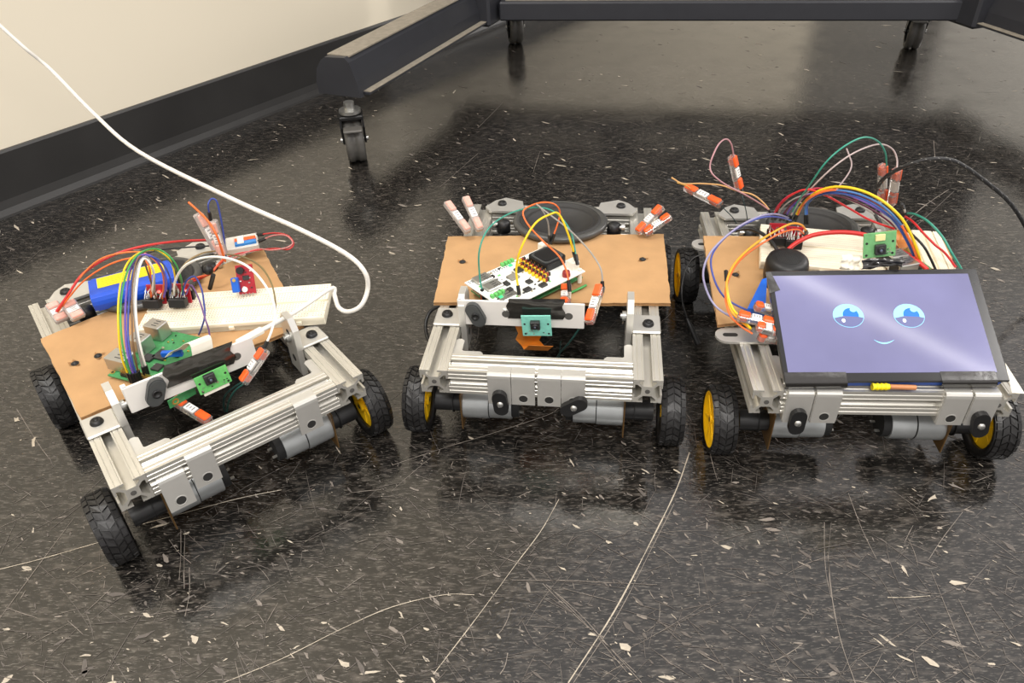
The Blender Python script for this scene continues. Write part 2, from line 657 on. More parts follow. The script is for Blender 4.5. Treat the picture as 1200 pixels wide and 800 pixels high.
def wheel_meshes():
    r, h = WHEEL_R, WHEEL_W / 2
    t = MB()
    rc = r - 0.0016
    t.lathe([(0.0325, -h + .001), (0.0345, -h), (rc - .002, -h + .0005), (rc, -h + .0035), (rc + .0003, 0), (rc, h - .0035), (rc - .002, h - .0005), (0.0345, h), (0.0325, h - .001), (0.0315, h - .004), (0.0315, -h + .004)], RUBBER, 48, None, close=True)
    n = 26
    for i in range(n):
        for j, (x0, x1, sk) in enumerate(((-h + .0008, -.0078, 0.0), (-.0070, -.0004, -0.055), (.0004, .0070, 0.055), (.0078, h - .0008, 0.0))):
            ph = 2 * PI * (i + (0.5 if j in (1, 2) else 0.0)) / n
            half = 2 * PI / n * 0.41
            vs = []
            for rr, sh in ((rc - .001, 1.0), (r, 0.93)):
                for x, e in ((x0, -1), (x1, 1)):
                    for q in (-1, 1):
                        a = ph + q * half * sh + sk * (e if j == 1 else e)
                        xx = (x0 + x1) / 2 + (x - (x0 + x1) / 2) * sh
                        edge = abs(xx) > h - .003
                        ru = rr - (0.0012 if edge and rr > rc else 0)
                        vs.append((ru * math.cos(a), ru * math.sin(a), xx))
            t.add(vs, [(4, 5, 7, 6), (0, 1, 5, 4), (2, 6, 7, 3), (0, 4, 6, 2), (1, 3, 7, 5)], RUBBER)
    t.lathe([(0.0300, h - .0015), (0.0335, h - .0002), (0.0335, h - .004), (0.0300, h - .004)], RUBBER, 40, close=True)
    t.lathe([(0.0270, -h + .002), (0.0335, -h + .0004), (0.0335, -h + .006), (0.0270, -h + .006)], RUBBER, 40, close=True)
    tyre = t.mesh('tyre')
    y = MB()
    y.lathe([(0.0, -.0060), (0.0280, -.0060), (0.0325, -.0075), (0.0325, h - .0015), (0.0300, h - .0008), (0.0285, .0095), (0.0, .0095)], YELLOW, 40)
    for s in (-1, 1):
        y.cyl((0, 0, s * .005), (0, 0, s * .0112), 0.0065, YELLOW, n=16)
        for i in range(6):
            M = RZ(2 * PI * i / 6)
            y.box((0.0165, 0, .0096 if s > 0 else -.0062), (0.022, 0.0042, 0.0016), YELLOW, 0.0006, M)
        y.cyl((0, 0, s * .0111), (0, 0, s * .0114), 0.0028, BLACKP, n=12)
    return tyre, y.mesh('wheel')


TYRE_ME, RIM_ME = wheel_meshes()


def motor_mesh():
    m = MB()
    # axis along local z, face plate at z=0, body to +z
    m.cyl((0, 0, 0.001), (0, 0, 0.030), 0.0185, MOTOR, n=32)
    m.cyl((0, 0, 0.030), (0, 0, 0.031), 0.0178, BLACKM, n=32)
    m.cyl((0, 0, 0.031), (0, 0, 0.056), 0.0175, MOTOR, n=32)
    m.cyl((0, 0, 0.056), (0, 0, 0.064), 0.0155, BLACKM, n=24)
    for s in (-1, 1):
        m.box((s * 0.007, -.006, 0.066), (0.003, 0.0012, 0.006), STEEL)
    return m.mesh('gear_motor')


MOTOR_ME = motor_mesh()
_p = MB()
_p.box((0, 0, 0), (0.041, 0.05, 0.0016), BRASS, 0.0005)
PLATE_ME = _p.mesh('face_plate')
_p = MB()
_p.cyl((0, 0, -0.032), (0, 0, -0.001), 0.0115, BLACKP, n=18)
_p.cyl((0, 0, -0.012), (0, 0, -0.011), 0.0135, BLACKM, n=18)
_p.cyl((0, -0.0125, -0.016), (0, -0.011, -0.016), 0.0018, STEEL, n=8)
HUB_ME = _p.mesh('axle_hub')


def bolt_mesh(name='bolt'):
    b = MB()
    b.lathe([(0.0, 0.0042), (0.0022, 0.0042), (0.0022, 0.0026), (0.0030, 0.0044), (0.0052, 0.0036), (0.0064, 0.0012), (0.0064, 0)], BLACKP, 16)
    return b.mesh(name)


BOLT_ME = bolt_mesh()
_p = MB()
_p.cyl((0, 0, 0), (0, 0, 0.0045), 0.0062, STEEL, n=6)
_p.cyl((0, 0, 0.0045), (0, 0, 0.0065), 0.003, STEEL, n=10)
NUT_ME = _p.mesh('hex_nut')


_p = MB()
_p.lathe([(0, .017), (.004, .0165), (.0085, .014), (.0095, .008), (.0095, 0), (0, 0)], BLACKP, 20)
MOUNT_ME = _p.mesh('rubber_mount')


def pill(l, w, n=8):
    r = w / 2
    a = [(l / 2 - r + r * math.sin(PI * i / n), -r * math.cos(PI * i / n)) for i in range(n + 1)]
    return a + [(-x, -y) for x, y in a]


_p = MB()
_p.prism(pill(0.031, 0.0165), 0, 0.0055, DARKP)
_p.prism(pill(0.0285, 0.014), 0.0055, 0.0068, DARKP)
_p.lathe([(0.0045, .0068), (0.0045, .0082), (0.0028, .0082), (0.0026, .007), (0.0, .007)], BLACKP, 14)
KNOB_ME = _p.mesh('clamp_knob')
_p = MB()
_p.prism(pill(0.031, 0.0155), 0, 0.0060, BLACKP)
_p.lathe([(0.0, .0077), (0.003, .0077), (0.0036, .0060)], STEEL, 12)
KNOBB_ME = _p.mesh('clamp_knob')
HOLEM = mat('hole_shadow', (34, 33, 31), 0.8, 0, 0.05)


def bracket_mesh(flange):
    # angle bracket: local x along the bar, y out of the bar's face (towards us is -y), z up; origin at the bar's top front edge
    b = MB()
    w2 = 0.0122
    prof = [(0.010, 0.0012), (0.0, 0.0012), (-0.0022, 0.0006), (-0.0036, -0.0012), (-0.004, -0.004), (-0.004, -0.0385), (-0.0018, -0.0385), (-0.0018, -0.0042), (-0.0012, -0.0022), (0.001, -0.0008), (0.010, -0.0008)]
    b.prism([(y, z) for y, z in prof], -w2, w2, ALU2, ALONG_X)
    if flange:
        for s in (-1, 1):
            b.prism([(-0.003, -0.003), (-0.003, -0.037), (0.014, -0.037), (0.004, -0.004)], s * w2 - .0009, s * w2 + .0009, ALU2, ALONG_X)
    b.cyl((0, -0.0041, -0.030), (0, -0.0040, -0.030), 0.0046, HOLEM, n=18)
    b.lathe([(0.0046, 0), (0.0052, 0.0004), (0.0058, 0)], ALU2, 18, T(0, -0.0041, -0.030) @ RX(PI / 2))
    return b.mesh('motor_bracket')


BRK_ME, BRKF_ME = bracket_mesh(False), bracket_mesh(True)
_p = MB()
_p.prism([(0, 0), (0.030, 0), (0.032, 0.002), (0.032, 0.006), (0.029, 0.009), (0.0105, 0.009), (0.009, 0.0105), (0.009, 0.027), (0.006, 0.030), (0.002, 0.030), (0, 0.028)], 0, 0.003, ALU2)
GUS_ME = _p.mesh('corner_plate')


def upright_meshes():
    # foot on the rail's top and a tall plate standing at its inner side; local origin at the rail's top middle, inner side is +x
    f = MB()
    f.box((0.0, 0, 0.0016), (0.031, 0.033, 0.0032), ALU2, 0.0012)
    f.prism([(-.0165, 0.0), (.0165, 0.0), (.0165, 0.026), (0.008, 0.039), (-.008, 0.039), (-.0165, 0.028)], 0.0152, 0.0222, ALU2, Matrix(((0, 0, 1, 0), (1, 0, 0, 0), (0, 1, 0, 0), (0, 0, 0, 1))))
    f.prism([(-.0145, -0.034), (.0145, -0.034), (.0145, 0.0), (-.0145, 0.0)], 0.0157, 0.0222, ALU2, Matrix(((0, 0, 1, 0), (1, 0, 0, 0), (0, 1, 0, 0), (0, 0, 0, 1))))
    for y, z in ((0, 0.017), (0, -.017)):
        f.cyl((0.0222, y, z), (0.0224, y, z), 0.0045, HOLEM, n=14)
    return f.mesh('upright_bracket')


UPR_ME = upright_meshes()


def lug_mesh():
    b = MB()
    b.prism([(-0.026, -0.010), (0.010, -0.024), (0.022, -0.018), (0.026, 0.004), (0.006, 0.022), (-0.010, 0.018), (-0.028, 0.004)], 0, 0.003, ALU2)
    return b.mesh('speaker_bracket')


LUG_ME = lug_mesh()


def speaker(parent, M):
    f = MB()
    f.lathe([(0.050, -.012), (0.052, 0.0), (0.062, 0.001), (0.0635, 0.003), (0.0635, 0.006), (0.061, 0.0085), (0.056, 0.009), (0.054, 0.0075)], FLANGE, 48, None, 1.0, 0.86)
    c = MB()
    c.lathe([(0.0545, 0.0075), (0.0525, 0.0098), (0.050, 0.0092), (0.0485, 0.0062), (0.046, 0.0050), (0.0445, 0.0058), (0.043, 0.0040), (0.020, -0.008), (0.018, -0.007), (0.010, -0.003), (0.0, -0.0015)], CONE, 48, None, 1.0, 0.86)
    o = f.build('speaker', parent)
    o.matrix_local = M
    c.build('cone', o)
    return o


def robot(key, label, wheel_y, brackets, ups=(1, 1), sp=True):
    root = thing('robot_car', label, 'robot', RM[key])
    zc = ZT - RS / 2
    for s in (-1, 1):
        put(RAIL_Y, 'side_rail', root, T(s * (HW - RS / 2), 0, zc) @ ALONG_Y)
    for y in (RS / 2, LR - RS / 2):
        put(RAIL_X, 'cross_rail', root, T(-(HW - RS - .0003), y, zc) @ ALONG_X)
    for s in (-1, 1):
        for y in wheel_y:
            M = T(s * (HW + 0.003 + WHEEL_W / 2), y, WHEEL_R) @ RY(s * PI / 2)
            wobj = put(RIM_ME, 'wheel', root, M)
            put(TYRE_ME, 'tyre', wobj, RZ(rnd.uniform(0, .25)))
            M = T(s * 0.0905, y, WHEEL_R) @ RY(-s * PI / 2) @ RZ(-s * PI / 2)
            mo = put(MOTOR_ME, 'gear_motor', root, M)
            put(PLATE_ME, 'face_plate', mo, Matrix.Identity(4))
            put(HUB_ME, 'axle_hub', mo, Matrix.Identity(4))
    for (x, dz, yaw, pitch, fl, knob) in brackets:
        M = T(x, 0, ZT + dz) @ RX(pitch)
        b = put(BRKF_ME if fl else BRK_ME, 'motor_bracket', root, M)
        if knob is not None:
            put(KNOBB_ME, 'clamp_knob', b, T(0.001, -0.0042, -0.034) @ RX(PI / 2) @ RZ(knob))
    i = HW - RS
    put(GUS_ME, 'corner_plate', root, T(-i, RS, ZT - .006))
    put(GUS_ME, 'corner_plate', root, T(i, RS, ZT - .006) @ RZ(PI / 2))
    for s in (-1, 1):
        if ups[0 if s < 0 else 1]:
            M = T(s * (HW - RS / 2), 0.094, ZT + .0002) @ (Matrix.Identity(4) if s < 0 else RZ(PI))
            u = put(UPR_ME, 'upright_bracket', root, M)
            put(BOLT_ME, 'bolt', u, T(-0.002, 0.002, .0032))
            put(NUT_ME, 'hex_nut', u, T(0.0222, 0, .012) @ RY(PI / 2))
    if sp:
        speaker(root, T(0.002, 0.311, ZT + .0065))
        for s in (-1, 1):
            lg = put(LUG_ME, 'speaker_bracket', root, T(s * 0.078, 0.362, ZT + .0045) @ (RZ(0.35) if s < 0 else RZ(-0.35) @ Matrix.Scale(-1, 4, (1, 0, 0))))
            put(BOLT_ME, 'bolt', lg, T(-0.004, 0.004, .003))
            put(NUT_ME, 'hex_nut', root, T(s * 0.088, 0.302, ZT + .009) @ RY(-s * PI / 2))
            put(MOUNT_ME, 'rubber_mount', root, T(s * 0.074, 0.304, ZT - .002))
    return root


def camera_strip(root, x0, x1, zb, zt, knob_x, knob_rot, holes):
    # the flat strip bolted across between the uprights
    y = 0.080
    o = MB()
    o.box(((x0 + x1) / 2, y, (zb + zt) / 2), (x1 - x0, 0.0025, zt - zb), STRIPM, 0.0006)
    o.box((x0 + .002, y + .003, (zb + zt) / 2), (0.005, 0.008, zt - zb), STRIPM, 0.0006)
    st = o.build('camera_strip', root)
    k = put(KNOB_ME, 'clamp_knob', st, T(knob_x, y - .0014, (zb + zt) / 2) @ RX(PI / 2) @ RZ(knob_rot))
    for hx in holes:
        h = MB()
        h.cyl((hx, y - .0014, (zb + zt) / 2), (hx, y - .0012, (zb + zt) / 2), 0.0045, BORE, n=18)
        h.build('hole', st)
    return st


# ------------------------------------------------------------------ loose things used on more than one robot
WIRES = {}


def wire_mat(rgb):
    k = 'wire_%02x%02x%02x' % rgb
    return mat(k, rgb, 0.4, 0, 0.04, 40)


RED, DRED = (206, 40, 44), (168, 30, 36)
ORANGE, YELW, GRN, TEAL = (232, 110, 48), (238, 200, 28), (70, 160, 84), (52, 144, 124)
BLU, PURP, GREY, WHT = (58, 76, 158), (112, 84, 176), (150, 146, 140), (238, 234, 226)
BLK, BRN, TAN, PINK, DGRN = (22, 22, 23), (112, 84, 54), (204, 158, 100), (178, 132, 138), (30, 74, 70)


def wire(label, pts, rgb, group, r=0.0012, plugs=(0, 0), name='jumper_wire', cat='wire', pl=0.013):
    """pts are points in the room; plugs: 1 puts a black plug housing on that end."""
    sp = spline(pts, 6)
    r *= 0.84 if name == 'jumper_wire' else 1.0
    mb = MB()
    mb.tube(sp, r, wire_mat(rgb), 6 if r < .002 else 10)
    b = mb.base()
    o = mb.build(name, None, b)
    o.location = b
    tag(o, label, cat, group)
    for e in (0, 1):
        if plugs[e]:
            q = sp if e == 0 else sp[::-1]
            d = (q[0] - q[2]).normalized()
            p = MB()
            A = axes(q[0], d, d.orthogonal())
            p.box((-0.001 + pl / 2 * 0, 0, 0), (pl, 0.0034, 0.0034), BLACKP, 0.0004, A)
            p.build('plug', o, b)
    return o


def px(*pts):
    return [at(*p) for p in pts]


def connector(label, A, B, zA, zB, group, pink=False, w=0.0105, h=0.008, roll=0.0, extend=1.0):
    """inline lever connector between two pixels: a clear body, a lever at either end, a printed middle."""
    a, b = at(*A, zA), at(*B, zB)
    d = b - a
    y = V((0, 0, 1)).cross(d)
    if y.length < 0.2 * d.length:
        y = RT
    M = axes(a, d, y) @ RX(roll)
    L = d.length
    root = thing('lever_connector', label, 'connector', M, group)
    body = MB()
    body.box((L / 2, 0, 0), (L, w, h), CLEARG if pink else CLEAR, 0.0014)
    body.build('body', root)
    lv = LEVERP if pink else LEVER
    for s in (0, 1):
        m = MB()
        x = L * (0.18 if s == 0 else 0.82)
        m.box((x, 0, h * 0.5), (L * 0.30, w * 0.84, h * 0.5), lv, 0.0012)
        m.box((x, 0, 0), (L * 0.2, w * 0.6, h * 0.7), lv, 0.0008)
        m.build('lever', root)
    m = MB()
    m.box((L / 2, 0, h * 0.42), (L * 0.26, w * 0.8, h * 0.42), PRINTW, 0.0006)
    for i in range(3):
        m.box((L * (0.43 + 0.07 * i), 0, h * 0.635), (L * 0.02, w * (0.5, .3, .45)[i], 0.0003), PRINTG)
    m.build('printed_middle', root)
    for s in (-1, 1):
        m = MB()
        m.box((L * (0.5 + s * 0.24), 0, -h * .1), (L * 0.05, w * 0.55, h * 0.5), STEEL, 0.0004)
        m.build('metal_clip', root)
    return root


def breadboard(label, M, lx, ly, h=0.0105, group=None):
    o = MB()
    root = thing('breadboard', label, 'breadboard', M, group)
    # three long strips with a groove between them
    e1 = ly * 0.18
    gap = 0.0012
    segs = [(0, e1), (e1 + gap, ly / 2 - .002), (ly / 2 + .002, ly - e1 - gap), (ly - e1, ly)]
    o.box((lx / 2, ly / 2, h * 0.35), (lx, ly, h * 0.7), BOARDW, 0.0006)
    o.build('backing', root)
    for i, (a, b) in enumerate(segs):
        s = MB()
        s.box((lx / 2, (a + b) / 2, h * 0.5), (lx - .0006, b - a, h), BOARDW, 0.0005)
        if i in (0, 3):
            pass
        s.build('power_strip' if i in (0, 3) else 'terminal_strip', root)
    hm = MB()
    p = lx / 65
    hs = p * 0.2
    rows = [e1 * .35, e1 * .68, ly - e1 * .35, ly - e1 * .68]
    tm = (ly / 2 - .002 - e1 - gap) / 5.2
    rows2 = [e1 + gap + tm * (k + .55) for k in range(5)] + [ly / 2 + .002 + tm * (k + .55) for k in range(5)]
    for ri, y in enumerate(rows + rows2):
        for c in range(64):
            if ri < 4 and c % 6 == 5:
                continue
            x = p * (c + .8)
            hm.add([(x - hs, y - hs, h + .00005), (x + hs, y - hs, h + .00005), (x + hs, y + hs, h + .00005), (x - hs, y + hs, h + .00005)], [(0, 1, 2, 3)], BEIGE)
    s = hm.build('contact_holes', root)
    s['kind'] = 'stuff'
    for k in range(3):
        c = MB()
        c.box((lx * (0.14 + .36 * k), -0.0008, h * 0.45), (0.006, 0.002, h * 0.4), BOARDW, 0.0004)
        c.build('side_clip', root)
    return root


def computer(label, M, lx, ly, hy=.93):
    """single board computer: x along its long side, ports at the low-x end."""
    root = thing('single_board_computer', label, 'circuit board', M)
    b = MB()
    b.box((lx / 2, ly / 2, 0), (lx, ly, 0.0018), GREEN, 0.0003)
    for i in range(26):
        x, y = rnd.uniform(.08, .95) * lx, rnd.uniform(.08, .92) * ly
        b.box((x, y, .0014), (rnd.uniform(.001, .003), rnd.uniform(.001, .002), .0012), rnd.choice([CHIP, STEEL, GOLD, BEIGE]))
    b.build('board', root)
    for (x, y, sx, sy, sz) in ((.10, .20, .025, .019, .0155), (.09, .55, .021, .016, .018), (.09, .85, .021, .016, .018)):
        p = MB()
        p.box((lx * x, ly * y, sz / 2 + .001), (sx, sy, sz), STEEL, 0.0008)
        p.box((lx * x - sx / 2, ly * y, sz / 2 + .001), (0.0004, sy * .75, sz * .7), BLACKM)
        for q in (-.3, 0, .3):
            p.box((lx * x + sx * .1, ly * y + sy * q * .8, sz + .0011), (sx * .3, .001, .0003), DARKP)
        p.build('port', root)
    for (x, y, s) in ((.52, .52, .015), (.36, .42, .011), (.68, .3, .010), (.75, .6, .009)):
        p = MB()
        p.box((lx * x, ly * y, .0022), (s, s, .0026), CHIP, 0.0003)
        p.build('chip', root)
    p = MB()
    p.box((lx * .55, ly * hy, .003), (lx * .6, .0052, .004), BLACKP)
    for i in range(20):
        for j in (-1, 1):
            p.box((lx * (.265 + .03 * i), ly * hy + j * .0013, .007), (.0007, .0007, .005), GOLD)
    p.build('pin_header', root)
    for x, y in ((.04, .06), (.04, .94), (.96, .06), (.96, .94)):
        p = MB()
        p.cyl((lx * x, ly * y, .0009), (lx * x, ly * y, .0014), .0026, GOLD, n=12)
        p.cyl((lx * x, ly * y, .0014), (lx * x, ly * y, .0016), .0014, BLACKM, n=10)
        p.build('mounting_hole', root)
    return root


def camera_module(label, M, wd, ht, bm, conn=True, lens_at=(0.5, 0.6)):
    """x across, y up the board, z out of its front."""
    root = thing('camera_module', label, 'camera', M)
    b = MB()
    b.box((wd / 2, ht / 2, 0), (wd, ht, 0.0016), bm, 0.0003)
    for x, y in ((.1, .12), (.1, .6), (.9, .12), (.9, .6)):
        b.cyl((wd * x, ht * y, .0008), (wd * x, ht * y, .0010), .0013, HOLEM, n=10)
    for i in range(10):
        b.box((wd * rnd.uniform(.08, .92), ht * rnd.uniform(.1, .35), .0010), (.0015, .0008, .0008), rnd.choice([CHIP, BEIGE, STEEL]))
    b.build('board', root)
    l = MB()
    cx, cy, s = wd * lens_at[0], ht * lens_at[1], wd * 0.33
    l.box((cx, cy, .003), (s, s, .005), CHIP, 0.0006)
    l.lathe([(0.0, .0066), (s * .13, .0066), (s * .16, .0074), (s * .30, .0074), (s * .33, .0055)], BLACKP, 20, T(cx, cy, 0))
    l.build('lens_block', root)
    g = MB()
    g.lathe([(0.0, .0070), (s * .10, .0069), (s * .13, .0067)], mat('lens_glass', (120, 130, 150), 0.08, 0.3, 0), 16, T(cx, cy, 0))
    g.build('lens', root)
    if conn:
        c = MB()
        c.box((wd / 2, -ht * .06, -.002), (wd * .8, ht * .30, .003), WHITE, .0005)
        c.build('ribbon_connector', root)
    return root


def tape_patch(label, M, lx, ly, seed, fold=0.004, m=None):
    """crumpled tape: a thin sheet with folds; x across, y up, z out."""
    rg = random.Random(seed)
    nx, ny = 14, 8
    mb = MB()
    ph = [rg.uniform(0, 6) for _ in range(6)]
    top, bot = [], []
    for j in range(ny + 1):
        for i in range(nx + 1):
            u, v = i / nx, j / ny
            z = fold * (.35 + .3 * math.sin(5 * u + ph[0] + 3 * v) + .25 * math.sin(11 * v + ph[1] + 2 * u) + .12 * math.sin(17 * u - 9 * v + ph[2]))
            ex = (.03 * math.sin(9 * v + ph[3])) * lx if i in (0, nx) else 0
            top.append((u * lx + ex, v * ly, z))
            bot.append((u * lx + ex, v * ly, z - .0006))
    k = (nx + 1)
    fs = [(j * k + i, j * k + i + 1, (j + 1) * k + i + 1, (j + 1) * k + i) for j in range(ny) for i in range(nx)]
    mb.add(top, fs, m or TAPE, True)
    mb.add(bot, [tuple(reversed(f)) for f in fs], m or TAPE, True)
    o = mb.build('black_tape')
    o.matrix_world = M
    return tag(o, label, 'tape')


def cardboard(label, corners, z, th=0.0042, seed=1, holes=()):
    """a sheet of corrugated card with a rough rim; corners are pixels, front left, front right, rear right, rear left, of its upper face."""
    rg = random.Random(seed)
    q = [at(*c, z) for c in corners]
    rim = []
    for i in range(4):
        a, b = q[i], q[(i + 1) % 4]
        nseg = max(3, int((b - a).length / 0.008))
        nrm = V((0, 0, 1)).cross(b - a).normalized()
        for k in range(nseg):
            rim.append(a.lerp(b, k / nseg) + nrm * rg.uniform(-.0007, .0007))
    n = len(rim)
    mb = MB()
    c = sum((V(p) for p in q), V()) / 4
    for dz0, dz1, m, ins in ((0.0, -.0007, CARD, 0.0), (-.0007, -th + .0007, CARDE, .0005), (-th + .0007, -th, CARD, 0.0)):
        def ring(dz):
            return [(p - (p - c).normalized() * ins) + V((0, 0, dz)) for p in rim]
        A, B = ring(dz0), ring(dz1)
        mb.add(A + B, [(i, (i + 1) % n, n + (i + 1) % n, n + i) for i in range(n)] + [tuple(range(n)), tuple(reversed(range(n, 2 * n)))], m)
    root_b = mb.base()
    o = mb.build('cardboard_sheet', None, root_b)
    o.location = root_b
    tag(o, label, 'cardboard')
    for hx, hy in holes:
        p = at(hx, hy, z)
        s = MB()
        s.cyl(p + V((0, 0, .0001)), p + V((0, 0, .0006)), .0042, HOLEM, n=12)
        s.lathe([(0.0, .0022), (.0024, .0020), (.0030, .0006)], BLACKP, 12, T(*p))
        s.build('screw', o, root_b)
        s = MB()
        for k in range(4):
            a = rg.uniform(0, 6)
            e = V((math.cos(a), math.sin(a), 0)) * rg.uniform(.006, .009)
            f = V((-e.y, e.x, 0)) * .35
            s.add([p + e * .55 - f + V((0, 0, .0002)), p + e * .55 + f + V((0, 0, .0002)), p + e + V((0, 0, .0018)), p + e * .6 + V((0, 0, -.0004))], [(0, 1, 2), (0, 3, 1), (1, 3, 2), (2, 3, 0)], CARDE)
        s.build('torn_flap', o, root_b)
    return o


def driver_board(label, P, yaw, lean=0.0, group=None):
    """small red driver board plugged upright, its header and stub wires in front; P is where it meets the breadboard."""
    root = thing('driver_board', label, 'circuit board', T(*P) @ RZ(yaw) @ RX(lean) @ Matrix.Scale(1.3, 4), group)
    b = MB()
    b.box((0, 0, .009), (.0155, .0016, .018), REDB, .0003)
    for i in range(8):
        b.box((rnd.uniform(-.008, .008), -.0014, rnd.uniform(.003, .014)), (.003, .0014, .002), rnd.choice([CHIP, STEEL, BEIGE]))
    b.build('board', root)
    h = MB()
    h.box((0, -.010, .004), (.0145, .008, .008), BLACKP, .0006)
    h.build('plug_row', root)
    h = MB()
    h.box((0, .007, .005), (.0155, .005, .010), BLACKP, .0006)
    h.build('pin_socket', root)
    h = MB()
    for i in range(7):
        x = -.0066 + .0022 * i
        h.tube([(x, -.0095, .007), (x + rnd.uniform(-.002, .002), -.006, .012 + rnd.uniform(-.002, .003)), (x + rnd.uniform(-.003, .003), .001, .0155 + rnd.uniform(-.002, .003)), (x, .006, .009)], .0006, STEEL, 5)
    h.build('pins', root)
    l = MB()
    l.cyl((.004, -.0016, .012), (.004, -.0026, .012), .0012, mat('red_indicator_light', (255, 90, 80), .4, 0, 0, emit=2.0), n=8)
    l.build('indicator_light', root)
    return root

# ------------------------------------------------------------------ the left robot
ZC = ZT + 0.0048
LEFTR = robot('L', 'robot car standing askew with blue battery pack and long breadboard', (0.042, 0.29),
              [(-0.078, -.013, 0, -0.12, 0, None), (-0.049, -.002, 0, -.06, 0, None), (0.060, 0, 0, 0, 0, None)])
camera_strip(LEFTR, -0.082, 0.047, 0.1255, 0.1565, -0.056, 1.15, (0.027,))
GL = 'jumper wires on the left robot'
FL = RM['L']
cardboard('brown cardboard sheet under breadboard and blue battery pack', [(94, 489), (356, 380), (308, 291), (47, 397)], ZC, seed=7, holes=((88, 426), (115, 417)))

# blue battery pack
zt = .1485
A, B, C = (108, 349), (203, 324), (91, 328)
Mb, lx, ly = flat(A, B, C, zt)
bat = thing('battery_pack', 'blue shrink-wrapped battery pack with yellow label on left robot', 'battery', Mb @ T(0, 0, -.0215))
b = MB()
h = .021
pr = [(0, .006), (.0015, .002), (.006, 0), (ly - .006, 0), (ly - .0015, .002), (ly, .006), (ly + .001, h / 2), (ly, h - .006), (ly - .002, h - .002), (ly - .007, h), (.007, h), (.002, h - .002), (0, h - .006), (-.001, h / 2)]
b.prism([(y, z) for y, z in pr], 0.001, lx - .001, BLUE, ALONG_X)
b.build('wrapped_cells', bat)
for x in (0.0, lx):
    e = MB()
    e.prism([(y * .96 + ly * .02, z * .94 + h * .03) for y, z in pr], x - .0025, x + .0025, BLUE, ALONG_X)
    e.build('wrap_end', bat)
y = MB()
y.box((lx * .50, ly * .60, h + .0003), (lx * .84, ly * .46, .0005), YLAB, 0)
for k in range(4):
    y.box((lx * .50, ly * (.46 + .09 * k), h + .0006), (lx * .74, ly * .022, .0002), mat('label_print', (196, 170, 20), .6, 0, .05))
y.build('yellow_label', bat)

# breadboard
ZBB = ZC + .0107
A, B, C = (159, 386), (380, 371), (166, 349)
Mbb, lx, ly = flat(A, B, (B[0] + 6 - (B[0] - A[0]), 335), ZBB)
a, b2 = at(159, 387, ZBB), at(380, 371, ZBB)
c = at(386, 332, ZBB)
Mbb = axes(a, b2 - a, c - b2)
lx = (b2 - a).length
ly = (c - b2).dot(V((Mbb[0][1], Mbb[1][1], 0)))
breadboard('long cream breadboard lying across cardboard with red boards plugged in', Mbb @ T(0, 0, -.0105), lx, ly)
GD = 'red driver boards on the long breadboard'
yaw = math.atan2(b2.y - a.y, b2.x - a.x)
driver_board('red driver board in a nest of wires, nearer the battery corner', at(182, 362, ZBB) + V((0, .011, 0)), yaw - .1, -.25, GD)
driver_board('red driver board in a nest of wires, nearer the red sensor board', at(212, 361, ZBB) + V((0, .011, 0)), yaw - .1, -.25, GD)

# red sensor board standing at the rear edge of the breadboard
pa, pb = at(281, 347, ZBB + .001), at(301, 345, ZBB + .001)
Ms = axes(pa, pb - pa, V((-.12, .45, 1)))
sen = thing('sensor_board', 'small red sensor board with blue trimmer standing in breadboard', 'circuit board', Ms)
wd = (pb - pa).length
b = MB()
b.box((wd / 2, .019, 0), (wd, .034, .0016), REDB, .0003)
for i in range(12):
    b.box((rnd.uniform(.1, .9) * wd, rnd.uniform(.004, .032), .0012), (.002, .0012, .001), rnd.choice([CHIP, STEEL, PRINTW]))
b.build('board', sen)
b = MB()
b.box((wd * .55, .021, .002), (.007, .005, .003), CHIP, .0003)
b.build('chip', sen)
b = MB()
b.box((-.0015, .014, .004), (.008, .017, .008), BLUEP, .0008)
b.cyl((-.0015, .020, .008), (-.0015, .020, .009), .002, GOLD, n=10)
b.build('trimmer', sen)
b = MB()
b.cyl((wd * .3, .030, .001), (wd * .3, .030, .006), .0042, BLACKP, n=16)
b.build('sensor_capsule', sen)
b = MB()
b.cyl((wd * .38, .0075, .0008), (wd * .38, .0075, .0025), .0032, PRINTW, n=14)
b.build('status_lamp', sen)
for k in range(4):
    b = MB()
    b.box((wd * (.2 + .2 * k), -.001, .001), (.0008, .008, .0008), STEEL)
    b.build('pin', sen)

# green computer with its ports, a white ribbon to the camera
pa, pc = at(126, 440, ZC + .004), at(192, 386, ZC + .004)
Mc = axes(pa, (pc - pa).cross(V((0, 0, 1))), pc - pa)
computer('green single-board computer with metal ports behind left camera strip', Mc, .064, (pc - pa).length, .06)
mb = MB()
xl = FL.to_3x3() @ V((1, 0, 0))
s0 = at(205, 414, ZC + .014)
s1 = at(222, 403, .158)
s2 = at(229, 398, .170)
s3 = at(236, 402, .168)
hitc = hit(240, 440, FL @ V((0, .0835, 0)), FL.to_3x3() @ V((0, 1, 0)))
mb.ribbon(spline([s0, at(211, 408, .142), s1, s2, s3, hitc], 4), xl * .0105, .0004, PAPER)
solid(mb, 'ribbon_cable', 'white flat ribbon cable looping behind left camera strip', 'cable')
mb = MB()
mb.box(tuple(s0 + V((-.003, 0, 0))), (.022, .005, .006), BLUEP, .0005)
solid(mb, 'ribbon_clamp', 'blue ribbon clamp on the green computer by white ribbon', 'connector')

nL = FL.to_3x3() @ V((0, 1, 0))


def on_l(p, q, y):
    return hit(p, q, FL @ V((0, y, 0)), nL)


